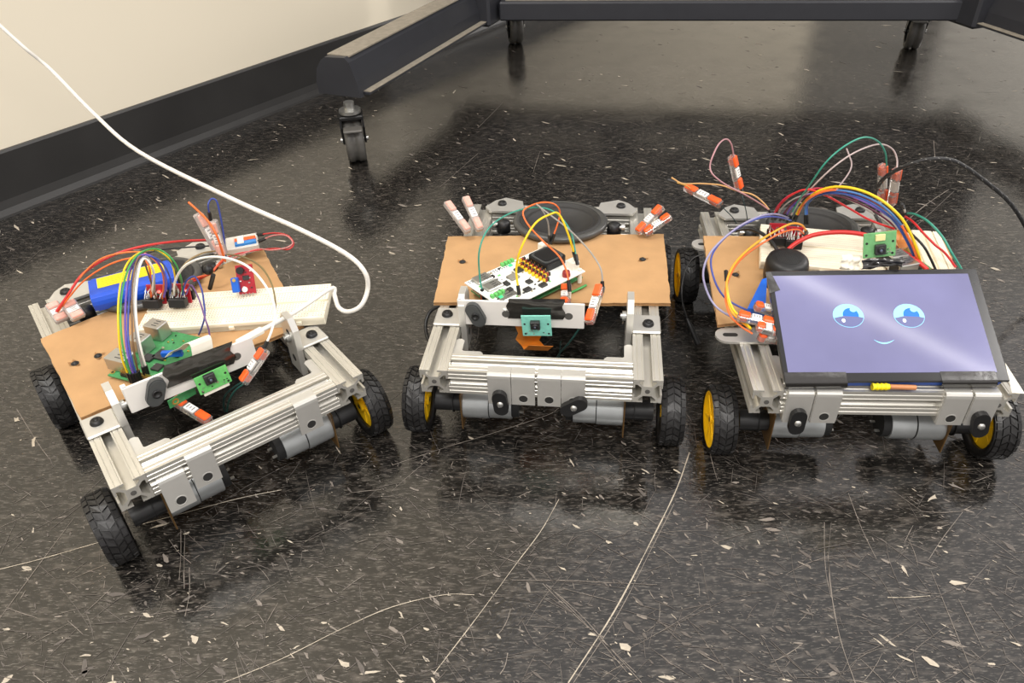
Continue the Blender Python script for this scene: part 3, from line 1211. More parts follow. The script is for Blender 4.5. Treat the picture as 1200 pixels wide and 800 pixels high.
a, bb = on_l(235, 463, .071), on_l(272, 446, .071)
wd = (bb - a).length
Mcam = axes(a, bb - a, on_l(226, 447, .073) - a)
camera_module('bright green camera board hanging askew under left strip tape', Mcam, wd, wd * .62, GREENL, True, (0.42, 0.72))
a, bb = on_l(198, 454, .0765), on_l(276, 425, .0765)
Mt = axes(a, bb - a, on_l(188, 434, .0765) - a)
tape_patch('crumpled black tape over the left camera strip', Mt, (bb - a).length, .026, 9, .0008)

# green tab with a brass eyelet under the strip
mb = MB()
q = on_l(205, 470, .085)
Mg = axes(q, on_l(226, 458, .09) - q, V((0, 0, 1)))
mb.box((.008, 0, 0), (.030, .010, .0016), GREEN, .0004, Mg)
mb.lathe([(.0018, .0010), (.0024, .0014), (.0038, .0009)], GOLD, 16, Mg)
solid(mb, 'board_tab', 'green board corner with brass eyelet below left camera strip', 'circuit board')

GC = 'lever connectors'
connector('pale pink lever connector at left car rear corner, outer of its pair', (60, 356), (74, 376), .140, .126, GC, True, w=.015)
connector('pale pink lever connector at left car rear corner, inner of its pair', (79, 354), (93, 373), .142, .128, GC, True, w=.016)
connector('pale lever connector standing up behind red sensor, left of the pair', (231, 250), (256, 296), .205, .155, GC, True)
connector('pale lever connector standing up behind red sensor, right of the pair', (249, 258), (262, 298), .200, .155, GC, True)
connector('orange lever connector hanging on white wire in left frame opening', (312, 409), (285, 449), .150, .125, GC, roll=.2)
connector('orange lever connector lying under left camera strip', (203, 468), (246, 494), .105, .095, GC)
# long grey connector with orange and blue levers
a, bb, c = at(265, 294, .142), at(303, 287, .142), at(264, 278, .142)
Mg = axes(a, bb - a, c - a)
L, Wd = (bb - a).length, (c - a).length * .9
lc = thing('lever_connector', 'grey lever connector with orange and blue levers behind left breadboard', 'connector', Mg)
b = MB()
b.box((L / 2, Wd / 2, -.004), (L, Wd, .010), mat('pale_grey_plastic', (202, 198, 190), .5, 0, .03), .001)
b.build('body', lc)
b = MB()
b.box((L * .62, Wd * .5, .002), (L * .66, Wd * .22, .005), LEVER, .0006)
b.build('lever', lc)
b = MB()
b.box((L * .62, Wd * .22, .002), (L * .66, Wd * .22, .005), mat('blue_lever', (40, 124, 196), .4, 0, .05), .0006)
b.build('lever', lc)
b = MB()
b.box((L * .48, Wd * .4, .0045), (.008, Wd * .55, .003), WHITE, .0005)
b.build('window_block', lc)

# wires and cables
wire('thick red wire from rear corner over the blue battery pack', px((66, 365, .140), (80, 345, .155), (98, 320, .172), (130, 300, .185), (165, 289, .185), (205, 283, .175), (245, 281, .155)), (200, 52, 50), GL, .0019)
wire('orange wire from pale connectors over battery to driver boards', px((70, 362, .140), (95, 332, .170), (120, 314, .190), (145, 304, .20), (165, 303, .20), (174, 311, .195), (177, 330, .175), (177, 352, .142)), ORANGE, GL, plugs=(0, 1))
wire('orange wire running low along the red wire over battery', px((68, 366, .138), (90, 330, .165), (115, 305, .185), (145, 296, .195), (170, 297, .198), (187, 312, .185), (192, 330, .165), (190, 350, .142)), (224, 120, 60), GL)
wire('yellow jumper wire dropping from arch to green computer header', px((152, 443, .135), (143, 420, .16), (139, 390, .185), (139, 350, .21), (146, 315, .225), (160, 298, .22), (180, 293, .21), (198, 303, .195), (205, 325, .17), (203, 345, .145)), YELW, GL, plugs=(1, 0))
wire('green jumper wire dropping beside the yellow one', px((155, 444, .135), (147, 420, .16), (142, 390, .185), (142, 350, .208), (150, 316, .222), (165, 296, .222), (185, 292, .21), (203, 305, .195), (212, 325, .17), (214, 345, .145)), GRN, GL, plugs=(1, 0))
wire('purple jumper wire dropping in the bundle at the battery front', px((158, 443, .135), (151, 420, .16), (147, 390, .182), (148, 345, .205), (155, 310, .22), (170, 298, .22), (186, 308, .205), (195, 330, .17), (192, 348, .145)), PURP, GL, .0014, plugs=(1, 0))
wire('blue jumper wire dropping in the bundle at the battery front', px((161, 442, .135), (154, 420, .16), (150, 390, .182), (152, 345, .205), (158, 312, .22), (172, 300, .22), (190, 308, .205), (200, 328, .17), (199, 346, .145)), BLU, GL, plugs=(1, 0))
wire('brown jumper wire in the bundle at the battery front', px((163, 440, .135), (158, 418, .16), (155, 390, .182), (155, 345, .205), (159, 310, .222), (166, 300, .222), (172, 315, .20), (180, 340, .16), (184, 352, .142)), BRN, GL, plugs=(1, 0))
wire('grey jumper wire in the bundle at the battery front', px((169, 436, .135), (163, 412, .16), (159, 385, .182), (157, 345, .205), (161, 312, .22), (172, 301, .22), (180, 320, .20), (181, 345, .15)), GREY, GL, .0014, plugs=(1, 0))
wire('white jumper wire falling straight down before the battery', px((172, 434, .135), (166, 412, .16), (161, 385, .182), (159, 350, .203), (163, 315, .222), (170, 303, .225), (180, 318, .205), (178, 345, .15)), WHT, GL, .0014, plugs=(1, 0))
wire('tan brown wire arching from red boards to standing connectors', px((206, 345, .145), (206, 328, .17), (218, 308, .19), (236, 297, .19), (252, 294, .175)), (140, 120, 84), GL)
wire('dark green wire arching past battery end to the red boards', px((160, 300, .205), (178, 293, .21), (196, 303, .20), (208, 320, .18), (217, 345, .145)), (70, 96, 62), GL, .001)
wire('white jumper wire in a wide arch to the hanging orange connector', px((204, 346, .146), (205, 330, .17), (216, 312, .20), (238, 302, .215), (264, 302, .218), (290, 312, .21), (310, 333, .195), (322, 360, .18), (319, 385, .168), (310, 407, .152)), WHT, GL, .0016, plugs=(0, 1))
wire('olive brown wire in an arch just outside the white one', px((266, 298, .175), (285, 301, .19), (305, 312, .195), (318, 332, .19), (323, 356, .18), (321, 376, .172)), (118, 104, 66), GL)
wire('orange wire curling over the standing connectors', px((221, 237, .215), (230, 245, .21), (243, 258, .205), (254, 276, .19), (262, 300, .16), (264, 306, .15)), ORANGE, GL, .0016)
wire('blue jumper wire looping above the standing connectors', px((246, 254, .205), (244, 240, .222), (248, 233, .226), (254, 236, .222), (258, 252, .205), (262, 275, .18), (265, 302, .15)), BLU, GL, plugs=(1, 0))
wire('red wire looping out right of the grey connector', px((303, 275, .142), (322, 273, .148), (337, 276, .15), (344, 285, .148), (338, 292, .145), (322, 291, .143), (295, 294, .14), (270, 300, .142), (255, 312, .145), (247, 320, .142), (238, 325, .135), (225, 330, .13)), (190, 46, 48), GL, plugs=(1, 0))
wire('pink grey wire looping out right of the grey connector', px((305, 282, .142), (320, 276, .148), (335, 276, .152), (343, 284, .150), (336, 290, .147), (318, 293, .145), (300, 292, .14), (272, 303, .142)), (188, 120, 116), GL, plugs=(1, 0))
wire('orange red twisted wire bending down to the breadboard rear', px((262, 303, .15), (254, 312, .148), (246, 321, .142), (232, 325, .135), (222, 329, .13), (212, 336, .134)), (214, 88, 52), GL, .0017)
wire('navy jumper wire from red boards hanging over breadboard front', px((214, 346, .146), (218, 330, .165), (228, 324, .17), (236, 338, .16), (239, 355, .155), (240, 370, .15), (236, 385, .135), (233, 392, .124)), (52, 66, 140), GL, plugs=(0, 0))
wire('violet jumper wire crossing the navy one over breadboard front', px((218, 345, .146), (224, 334, .158), (233, 350, .155), (240, 372, .150), (245, 388, .136), (246, 402, .124)), (108, 76, 130), GL)
wire('dark green wire hanging from orange connector, left of two', px((287, 446, .125), (275, 453, .11), (264, 463, .09), (262, 475, .06), (264, 482, .04)), DGRN, GL)
wire('dark green wire hanging from orange connector, right of two', px((290, 447, .125), (277, 456, .11), (270, 466, .09), (267, 475, .06), (266, 482, .04)), (36, 92, 84), GL)
wire('black jumper wire lying along the rear of left speaker', px((160, 300, .15), (185, 293, .15), (215, 290, .15), (245, 288, .15)), BLK, GL)
# black post standing at the rear edge of the breadboard
mb = MB()
mb.cyl(at(246, 338, ZBB), at(250, 322, ZBB + .022), .0026, BLACKP, n=12)
mb.lathe([(0, .006), (.005, .004), (.006, 0), (.005, -.004), (0, -.006)], BLACKP, 16, Matrix.Translation(at(244, 316, ZBB + .024)))
solid(mb, 'black_post', 'round-headed black post at the rear of the long breadboard', 'post')
# white power cable coming in from the wall side
zz = ZBB
pts = px((150, 432, ZC + .012), (200, 424, ZC + .016), (250, 408, .134), (297, 391, .146), (345, 366, .152), (388, 338, .150), (391, 345, .142), (396, 360, .140), (408, 365, .142), (423, 358, .15), (431, 338, .165), (427, 318, .185), (405, 297, .21), (350, 268, .26), (270, 232, .31))
pts = px((297, 392, .146), (345, 366, .152), (388, 338, .153), (392, 346, .146), (397, 360, .142), (408, 365, .142), (423, 358, .15), (431, 338, .165), (427, 318, .185), (405, 297, .20), (350, 268, .22), (270, 232, .235), (163, 178, .24), (110, 133, .26), (60, 82, .30), (30, 57, .33), (0, 30, .36), (-30, 2, .39), (-110, -62, .46))
o = wire('white charging cable curling off the long breadboard towards the wall', pts, (222, 218, 210), None, .0026, name='charging_cable', cat='cable')
p = MB()
d = (pts[1] - pts[0]).normalized()
A = axes(pts[0] + d * -.004, d, V((0, 0, 1)).cross(d))
p.box((0, 0, 0), (.030, .009, .0055), WHITE, .0012, A)
p.build('plug', o, tuple(o.location))

# ------------------------------------------------------------------ the middle robot
ZC = ZT + 0.0048                      # upper face of a cardboard deck lying on the rails
MID = robot('M', 'robot car in the middle with white camera strip and square cardboard deck', (0.042, 0.338),
            [(-0.0415, 0, 0, 0, 0, 0.1 + PI / 2), (-0.0165, 0, 0, 0, 0, None), (0.0105, 0, 0, 0, 0, None), (0.0355, 0, 0, 0, 0, 0.6)])
camera_strip(MID, -0.096, 0.043, 0.1195, 0.1520, -0.076, 2.0, (-0.043, 0.026))
# a second slim plate stands against the right upright, with a bolt through it
GM = 'jumper wires on the middle robot'
cardboard('square-cornered cardboard sheet under the white circuit board', [(508, 354), (786, 355), (778, 274), (525, 277)], ZC, seed=3, holes=((542, 307), (753, 304)))

# white expansion board over a green computer, skewed on the sheet
ZP = ZC + 0.021
Mp, lx, ly = flat((592, 364), (686, 318), (563, 323), ZP)
Mc, lx2, ly2 = flat((592, 369), (683, 325), (567, 334), ZC + 0.006)
computer('green single-board computer under the white circuit board on cardboard', Mc, lx2, ly2)
hat = thing('expansion_board', 'white circuit board with coloured pin rows and round-cornered black speaker', 'circuit board', Mp)
b = MB()
b.box((lx / 2, ly / 2, 0), (lx, ly, 0.0018), PCBW, 0.0003)
for i in range(46):
    x, y = rnd.uniform(.05, .66) * lx, rnd.uniform(.05, .95) * ly
    b.box((x, y, .0014), (rnd.uniform(.0015, .0035), rnd.uniform(.001, .0022), .0012), rnd.choice([CHIP, CHIP, STEEL, GREENL, BEIGE]))
for i in range(17):
    b.box((lx * (.03 + .03 * i), ly * .955, .0012), (.0012, .0012, .0006), CHIP)
    b.box((lx * (.03 + .03 * i), ly * .915, .0012), (.0012, .0012, .0006), CHIP)
b.build('board', hat)
for (x, y, sx, sy) in ((.40, .60, .012, .011), (.52, .70, .009, .009), (.28, .52, .006, .008), (.22, .82, .013, .005), (.36, .18, .009, .007), (.24, .36, .006, .006), (.46, .33, .007, .007), (.52, .12, .009, .007), (.69, .56, .006, .026)):
    p = MB()
    p.box((lx * x, ly * y, .0022), (sx, sy, .0026), CHIP if (x, y) != (.40, .60) else mat('grey_module', (150, 146, 136), .4, .2), .0003)
    p.build('chip', hat)
LEDG = mat('green_power_light', (60, 235, 130), .4, 0, 0, emit=.35)
for (x, y) in ((.10, .30), (.52, .90)):
    p = MB()
    p.box((lx * x, ly * y, .0016), (.005, .004, .0012), LEDG, .0003)
    p.build('power_light', hat)
    p = MB()
    for k in range(4):
        p.box((lx * x + .005 * (k - 1.5), ly * y + .006, .003), (.0035, .005, .004), GREENL, .0004)
    p.build('green_header', hat)
PINC = [mat('yellow_pin_header', (244, 206, 30), .45, 0, .05), mat('red_pin_header', (150, 44, 36), .45, 0, .05), CHIP]
for r, (x0) in enumerate((.565, .635)):
    for k, m in enumerate(PINC):
        p = MB()
        for i in range(8):
            yy = ly * (.18 + .085 * i + (.10 if r == 1 else 0))
            p.box((lx * x0 + .0030 * k, yy, .0032), (.0029, .0031, .0046), m, .0003)
            p.box((lx * x0 + .0030 * k, yy, .0062), (.0006, .0006, .0022), GOLD)
        p.build('pin_row', hat)
# small square loudspeaker with rounded corners at the board's far end
sq = []
hs, rr = .0175, .007
for i in range(4):
    cx, cy = ((1, 1), (-1, 1), (-1, -1), (1, -1))[i]
    for k in range(7):
        a = PI / 2 * (i + k / 6)
        sq.append((cx * (hs - rr) + rr * math.cos(a), cy * (hs - rr) + rr * math.sin(a)))
MS = T(lx * .835, ly * .60, .001)
p = MB()
p.prism(sq, 0, .0085, BLACKP, MS)
p.prism([(x * .86, y * .86) for x, y in sq], .0085, .0098, DARKP, MS)
p.prism([(x * .70, y * .70) for x, y in sq], .0098, .0104, BLACKP, MS)
p.build('small_speaker', hat)
p = MB()
p.lathe([(0, .0078), (.0042, .0072), (.0048, .004), (.0048, .0009)], mat('red_push_button', (150, 40, 40), .4, 0, .1), 14, T(lx * .80, ly * .09, 0))
p.build('push_button', hat)
for (x, y) in ((.96, .06), (.96, .94), (.03, .06)):
    p = MB()
    p.cyl((lx * x, ly * y, -.015), (lx * x, ly * y, .0035), .0026, WHITE, n=8)
    p.build('standoff', hat)
for (x, y, s) in ((.95, .20, .011), (.97, .95, .009)):
    p = MB()
    p.box((lx * x, ly * y, s / 2), (s, s * 1.1, s), WHITE, .0008)
    p.build('white_socket', hat)

# camera under black tape on the strip, orange flex hanging below
F = RM['M']
ctr = F @ V((0, .0775, 0))
nrm = (F.to_3x3() @ V((0, 1, 0)))
xm = F.to_3x3() @ V((1, 0, 0))


def on_strip(p, q, y=0.0775):
    return hit(p, q, F @ V((0, y, 0)), nrm)


a, bb = on_strip(613, 393, .073), on_strip(647, 393, .073)
wd = (bb - a).length
Mcam = axes(a, bb - a, V((0, -0.12, 1)))
camera_module('aqua camera board taped to the white strip on middle robot', Mcam, wd, wd * .92, AQUA, False, (0.47, 0.62))
a, bb = on_strip(596, 373, .0765), on_strip(661, 374, .0765)
Mt = axes(a, bb - a, V((0, 0, 1)))
tape_patch('crumpled black tape holding the aqua camera board', Mt, (bb - a).length, .026, 5, .0008)
mb = MB()
c0 = on_strip(617, 384, .084)
side = xm * .0135
mb.ribbon([c0 + V((0, 0, .004)), c0 + V((0.004, .002, -.010)), on_strip(618, 398, .088), on_strip(621, 406, .086) + V((.004, 0, 0)), on_strip(628, 410, .080), on_strip(634, 405, .074)], side, .0005, FLEX)
solid(mb, 'flex_cable', 'orange flat flex cable hanging below the aqua camera board', 'cable')

# connectors
GC = 'lever connectors'
connector('pale pink lever connector behind middle robot, left of its pair', (523, 237), (549, 272), .158, .133, GC, True)
connector('pale pink lever connector behind middle robot, right of its pair', (545, 231), (563, 270), .162, .134, GC, True)
connector('orange lever connector on middle deck corner leaning left of its pair', (776, 242), (747, 273), .155, .128, GC)
connector('orange lever connector on middle deck corner leaning right of its pair', (786, 253), (755, 274), .147, .128, GC)
connector('orange lever connector on cardboard between white board and white strip', (664, 332), (663, 356), .146, .128, GC, roll=0.5)
connector('orange lever connector hanging off the end of the white strip', (704, 334), (690, 379), .150, .128, GC, roll=0.3)
connector('orange lever connector tip under green wire end, half hidden by white strip', (568, 343), (572, 374), .130, .116, GC, roll=0.2)

# wires
wire('teal jumper wire arching from left connector over the middle speaker', px((566, 346, .138), (562, 322, .16), (562, 292, .19), (574, 266, .205), (600, 249, .205), (630, 243, .20), (652, 250, .195), (669, 272, .18), (676, 305, .158)), TEAL, GM, plugs=(1, 1))
wire('yellow jumper wire looping from white board to black socket', px((608, 342, .146), (605, 315, .17), (611, 290, .195), (627, 262, .215), (645, 251, .215), (655, 251, .21), (665, 272, .19), (674, 301, .158)), YELW, GM, .0015, plugs=(1, 1))
wire('orange jumper wire curling down to connector beside white board', px((647, 281, .158), (656, 252, .185), (651, 240, .20), (637, 237, .205), (622, 241, .205), (613, 248, .205), (618, 262, .195), (636, 282, .185), (655, 300, .175), (664, 318, .162), (667, 336, .148)), ORANGE, GM, plugs=(1, 1))
wire('grey jumper wire sweeping right to the hanging connector', px((644, 281, .158), (642, 260, .185), (634, 244, .205), (629, 240, .205), (645, 252, .195), (668, 270, .185), (690, 293, .178), (704, 315, .168), (706, 337, .150)), GREY, GM, plugs=(1, 1))
wire('green striped wire stub lying beside white board', px((668, 343, ZC + .002), (677, 339, ZC + .003), (687, 334, ZC + .0035)), GRN, GM, .0018)
wire('dark teal wire hanging inside middle frame', px((681, 382, .115), (668, 400, .09), (655, 415, .05), (651, 424, .03)), DGRN, GM)
wire('thin teal wire upright inside middle frame', px((657, 400, .07), (656, 412, .05), (655, 425, .03)), DGRN, GM, .0007)
wire('black cable loop bulging out left of middle robot', px((536, 354, .112), (520, 357, .108), (505, 364, .10), (499, 378, .09), (500, 392, .085), (504, 402, .088)), BLK, GM, .0022, name='cable_loop', cat='cable')
# blue part glimpsed under the deck
mb = MB()
p = at(565, 404, .045)
mb.cyl(p + V((0, 0, -.03)), p + V((0, 0, .0)), .011, BLUEP, n=20)
mb.cyl(p + V((0, 0, 0)), p + V((0, 0, .0015)), .009, BLUEP, n=20)

# ------------------------------------------------------------------ the right robot
RIGHTR = robot('R', 'robot car carrying the blue-lit face display', (0.042, 0.338),
               [(-0.080, 0, 0, 0, 1, PI / 2), (-0.053, 0, 0, 0, 1, None), (0.069, 0, 0, 0, 1, None), (0.096, 0, 0, 0, 1, PI / 2 + .2)], ups=(0, 0))
GR = 'jumper wires on the right robot'
FR = RM['R']
# slotted plates poking out from under the deck
for yy, x0, x1 in ((0.088, -.150, -.070), (0.283, -.150, -.105)):
    p = MB()
    p.prism([(q[0] * 1 + (x0 + x1) / 2, q[1] + yy) for q in pill(x1 - x0, .026)], ZT + .0002, ZT + .0028, ALU2)
    o = p.build('slotted_plate', RIGHTR)
    p = MB()
    p.prism([(q[0] + x0 + .016, q[1] + yy) for q in pill(.016, .006)], ZT + .0028, ZT + .0031, HOLEM)
    p.build('slot', o)
ZCR = ZT + 0.0078
cardboard('narrow cardboard sheet left of the face display', [(841, 380), (905, 374), (896, 277), (824, 276)], ZCR, seed=13, holes=((862, 322),))
cardboard('cardboard sheet under breadboards behind the face display', [(917, 346), (1130, 340), (1108, 282), (899, 280)], ZCR, seed=17)

# breadboards
ZB1 = ZCR + .0107
a, b2 = at(891, 306, ZB1), at(1040, 321, ZB1)
c = at(889, 262, ZB1)
Mbb = axes(a, b2 - a, c - a)
lx, ly = (b2 - a).length, (c - a).dot(V((Mbb[0][1], Mbb[1][1], 0)))
breadboard('cream breadboard behind the round black speaker and green camera', Mbb @ T(0, 0, -.0105), lx, ly)
a, b2 = at(1062, 318, ZB1), at(1122, 318, ZB1)
c = at(1055, 272, ZB1)
c2 = at(1100, 271, ZB1)
a3 = at(1085, 318, ZB1)
Mb3 = axes(b2, c2 - b2, a3 - b2)
breadboard('short cream breadboard at the far right corner of the deck', Mb3 @ T(0, 0, -.0105), (c2 - b2).length, .040)
GD = 'red driver boards behind the face display'
driver_board('red driver board behind display, nearer the cardboard end', at(909, 283, ZB1 + .001), -.15, -.2, GD)
driver_board('red driver board behind display, with glowing light beside it', at(928, 287, ZB1 + .001), -.25, -.2, GD)

# the display
o_ = FR @ V((-.098, .0, .1275))
ex = FR.to_3x3() @ V((.214, .006, 0))
eu = FR.to_3x3() @ V((0, .1135, .0565))
MD = axes(o_, ex, eu)
DW, DH = .214, .1268
disp = thing('face_display', 'tilted touch display showing two blue eyes and a smile', 'display', MD)
nD = V((MD[0][2], MD[1][2], MD[2][2]))
invD = MD.inverted()


def on_d(p, q, z=0.0):
    return invD @ hit(p, q, o_ + nD * z, nD)


GLASS = mat('display_border_glass', (34, 34, 36), 0.16, 0, 0.06, 20)
b = MB()
b.box((DW / 2, DH / 2, -.002), (DW, DH, .004), GLASS, .0008)
b.build('glass_front', disp)
b = MB()
b.box((DW / 2, DH / 2, -.0075), (DW - .004, DH - .004, .007), STEEL, .0008)
b.build('metal_back', disp)
b = MB()
b.box((DW / 2, .004, -.0075), (DW - .012, .008, .006), mat('blue_circuit_board', (28, 70, 150), .4, 0, .1, 200), .0004)
b.build('driver_circuit', disp)
SCREEN = mat('lit_lcd', (100, 100, 136), .08, 0, .2, 7, emit=.30, spec=.8)
c4 = [on_d(*q) for q in ((921, 436), (1167, 437), (1136, 322), (907, 322))]
x0, x1 = (c4[0].x + c4[3].x) / 2, (c4[1].x + c4[2].x) / 2
y0, y1 = (c4[0].y + c4[1].y) / 2, (c4[2].y + c4[3].y) / 2
b = MB()
b.box(((x0 + x1) / 2, (y0 + y1) / 2, .0001), (x1 - x0, y1 - y0, .0004), SCREEN)
b.build('screen', disp)
EYEL = mat('eye_pale_cyan_light', (132, 204, 242), .2, 0, 0, emit=.42)
EYEB = mat('eye_blue_light', (16, 96, 206), .2, 0, 0, emit=.45)
EYEG = mat('eye_lower_light', (88, 92, 132), .2, 0, 0, emit=.34)
EYEW = mat('eye_white_light', (240, 250, 255), .2, 0, 0, emit=.5)


def ell(cx, cy, rx, ry, a0=0, a1=2 * PI, n=32):
    return [(cx + rx * math.cos(a0 + (a1 - a0) * i / n), cy + ry * math.sin(a0 + (a1 - a0) * i / n)) for i in range(n + (0 if abs(a1 - a0 - 2 * PI) < 1e-6 else 1))]


for (ex_, ey_) in ((994, 370), (1065, 370)):
    c = on_d(ex_, ey_)
    r = (on_d(ex_ + 18, ey_) - on_d(ex_ - 18, ey_)).length / 2
    ry = (on_d(ex_, ey_ - 13.5) - on_d(ex_, ey_ + 13.5)).length / 2
    m = MB()
    m.prism(ell(c.x, c.y, r, ry), .0003, .0005, EYEL)
    e = m.build('eye', disp)
    m = MB()
    # darker lower lid area with a domed top
    m.prism(ell(c.x, c.y, r * .97, ry * .97, PI * 1.06, PI * 1.94, 24) + [(c.x + r * .45, c.y - ry * .05), (c.x, c.y + ry * .05), (c.x - r * .45, c.y - ry * .05)], .0005, .0006, EYEG)
    m.build('lower_lid', e)
    m = MB()
    m.prism(ell(c.x + r * .16, c.y + ry * .04, r * .52, ry * .60, -.25, PI + .1, 20), .0006, .0007, EYEB)
    m.build('iris', e)
    m = MB()
    m.prism(ell(c.x + r * .38, c.y + ry * .50, r * .22, ry * .2), .0007, .0008, EYEL)
    m.build('highlight', e)
    m = MB()
    m.prism(ell(c.x - r * .38, c.y - ry * .42, r * .11, ry * .15), .0007, .0008, EYEW)
    m.build('glint', e)
m = MB()
pts = [on_d(1024 + 24 * t, 398 + 4.2 * (1 - (2 * t - 1) ** 2)) for t in [i / 12 for i in range(13)]]
pts = [V((p.x, p.y, .0006)) for p in pts]
m.ribbon(pts, (0, 0, .0001), .0011, EYEL)
# ribbon lies flat on the screen: its width is in the screen's own plane
m2 = MB()
up_, dn_ = [(p.x, p.y + .0007 * math.sin(PI * i / 12)) for i, p in enumerate(pts)], [(p.x, p.y - .0007 * math.sin(PI * i / 12) - .0001) for i, p in enumerate(pts)]
m2.prism(up_ + dn_[::-1], .0003, .0005, EYEL)
m2.build('smile', disp)
# tape over the border
b = MB()
b.prism([(p.x, p.y) for p in (on_d(897, 319), on_d(903, 319), on_d(914, 340), on_d(902, 344))], .0001, .0007, TAPE)
b.build('tape_corner', disp)
for (xa, xb) in ((920, 993), (1104, 1169)):
    A, B = on_d(xa, 447), on_d(xb, 447)
    b = MB()
    cx, wdt = (A.x + B.x) / 2, B.x - A.x
    b.ribbon(spline([(cx, .010, .0004), (cx, .003, .0007), (cx, -.0012, .0002), (cx + .001, -.0030, -.004), (cx + .001, -.0035, -.0085)], 4), (wdt / 2, 0, 0), .0008, TAPE)
    for k in (-.17, .2):
        b.box((cx + wdt * k, .005, .0010), (.0008, .010, .0005), TAPE)
    b.build('tape_strip', disp)
# yellow sleeve and copper strip along the lower edge
mb = MB()
pa, pb = hit(1022, 453, o_ - nD * .004, nD), hit(1042, 453, o_ - nD * .004, nD)
d = (pb - pa)
mb.cyl(pa, pb, .0030, YLAB, n=12)
for k in range(4):
    mb.cyl(pa.lerp(pb, k / 4), pa.lerp(pb, k / 4 + .1), .0036, YLAB, n=12)
solid(mb, 'yellow_sleeve', 'small yellow cable sleeve under the lower edge of the display', 'sleeve')
mb = MB()
pc = hit(1073, 454, o_ - nD * .004, nD)
mb.cyl(pb + d * .04, pc, .0026, mat('copper_sleeve', (196, 132, 88), .4, .2, .1), n=12)
solid(mb, 'copper_strip', 'coppery sleeve beside the yellow one under the display', 'sleeve')
# white card flap at the display's lower right corner
mb = MB()
q = [hit(1178, 425, o_ - nD * .003, nD), hit(1186, 460, o_ - nD * .006, nD), hit(1201, 461, o_ - nD * .006, nD)]
mb.add(q + [v - nD * .0006 for v in q], [(0, 1, 2), (5, 4, 3), (0, 3, 4, 1), (1, 4, 5, 2), (2, 5, 3, 0)], PAPER)
solid(mb, 'card_flap', 'white triangular card flap at display lower right corner', 'card')

# upright camera on a wad of black tape behind the display's top edge
nrmR = FR.to_3x3() @ V((0, 1, 0))


def on_r(p, q, y):
    return hit(p, q, FR @ V((0, y, 0)), nrmR)


a, bb, cc = on_r(1011, 303, .125), on_r(1049, 299, .125), on_r(1012, 274, .131)
Mcam = axes(a, bb - a, cc - a)
wd, hg = (bb - a).length, (cc - a).length
cm = camera_module('green camera board standing upright behind the display top edge', Mcam, wd, hg, mat('camera_green_board', (112, 172, 112), .4, 0, .1, 300), False, (0.5, 0.34))
b = MB()
b.box((wd * .5, hg * .80, .0016), (wd * .30, hg * .26, .0022), mat('cream_socket', (232, 224, 160), .5, 0, .03), .0005)
b.build('cream_socket', cm)
a, bb = on_r(1008, 314, .122), on_r(1056, 311, .122)
Mt = axes(a, bb - a, (0, 0, 1))
tape_patch('crumpled black tape wad below upright green camera board', Mt, (bb - a).length, .011, 21, .008)
a, bb = on_r(983, 315, .128), on_r(1006, 315, .128)
Mt = axes(a, bb - a, (0, .4, 1))
o = tape_patch('crumpled cream tape end on breadboard beside the black tape wad', Mt, (bb - a).length, .015, 23, .010, PAPER)
o.name = 'paper_tape'
# round black speaker
zs = .150
cS = at(922, 311, zs)
e0 = at(897, 311, zs)
e1 = at(947, 311, zs)
rS = (e1 - e0).length / 2
puck = thing('round_speaker', 'round black speaker with perforated top at display corner', 'speaker', T(cS.x, cS.y, zs) @ RX(.1))
b = MB()
b.lathe([(0, .012), (rS * .72, .0115), (rS * .93, .0085), (rS, .003), (rS, -.012), (rS * .9, -.026), (0, -.026)], BLACKP, 40)
b.build('body', puck)
b = MB()
for i in range(-9, 10):
    for j in range(-9, 10):
        x, y = (i + (j % 2) * .5) * rS * .075, j * rS * .067
        if x * x + y * y < (rS * .60) ** 2:
            b.cyl((x, y, .0117), (x, y, .0123), rS * .018, DARKP, n=5)
o = b.build('grille_dots', puck)
o['kind'] = 'stuff'
# blue plug left of the display
mb = MB()
q = [at(*p, .150) for p in ((876, 361), (897, 363), (899, 325), (893, 327))]
mb.add(q + [v - V((0, 0, .014)) for v in q], [(0, 1, 2, 3), (7, 6, 5, 4), (0, 4, 5, 1), (1, 5, 6, 2), (2, 6, 7, 3), (3, 7, 4, 0)], BLUEP)
solid(mb, 'blue_plug', 'blue plug shell wedged between cardboard and display edge', 'plug')
# green computer and orange flex in the tangle
Mc, lx, ly = flat((1058, 325), (1096, 318), (1052, 300), ZCR + .012)
computer('green computer board deep in the tangle behind the display', Mc, max(lx, .04), max(ly, .03))
mb = MB()
s = [at(1046, 270, .158), at(1052, 276, .156), at(1060, 286, .15)]
mb.ribbon(spline([at(1040, 272, .150), at(1048, 270, .160), at(1056, 278, .162), at(1060, 290, .152)], 4), V((.010, .006, -.003)), .0005, FLEX)
solid(mb, 'flex_cable', 'orange flat flex cable bent over behind the upright green camera', 'cable')

GC = 'lever connectors'
connector('orange lever connector lying on floor side of pink wire loop, nearly level', (803, 219), (845, 240), .165, .160, GC, roll=.3)
connector('orange lever connector standing upright in the pink wire loop', (857, 182), (866, 222), .210, .165, GC, roll=.3)
connector('orange lever connector under the green wire by black braided cable', (1034, 193), (1033, 236), .205, .150, GC, roll=.3)
connector('orange lever connector under the grey wire, right of its neighbour', (1051, 198), (1044, 240), .205, .150, GC, roll=.3)
connector('orange lever connector at display left edge, topmost of the four', (884, 359), (912, 366), .158, .152, GC)
connector('orange lever connector at display left edge, longest with white middle', (864, 370), (908, 380), .154, .150, GC)
connector('orange lever connector at display left edge, third from the top', (886, 383), (914, 390), .150, .146, GC)
connector('orange lever connector at display left edge, lowest on the slotted plate', (888, 396), (916, 399), .138, .134, GC, w=.008)

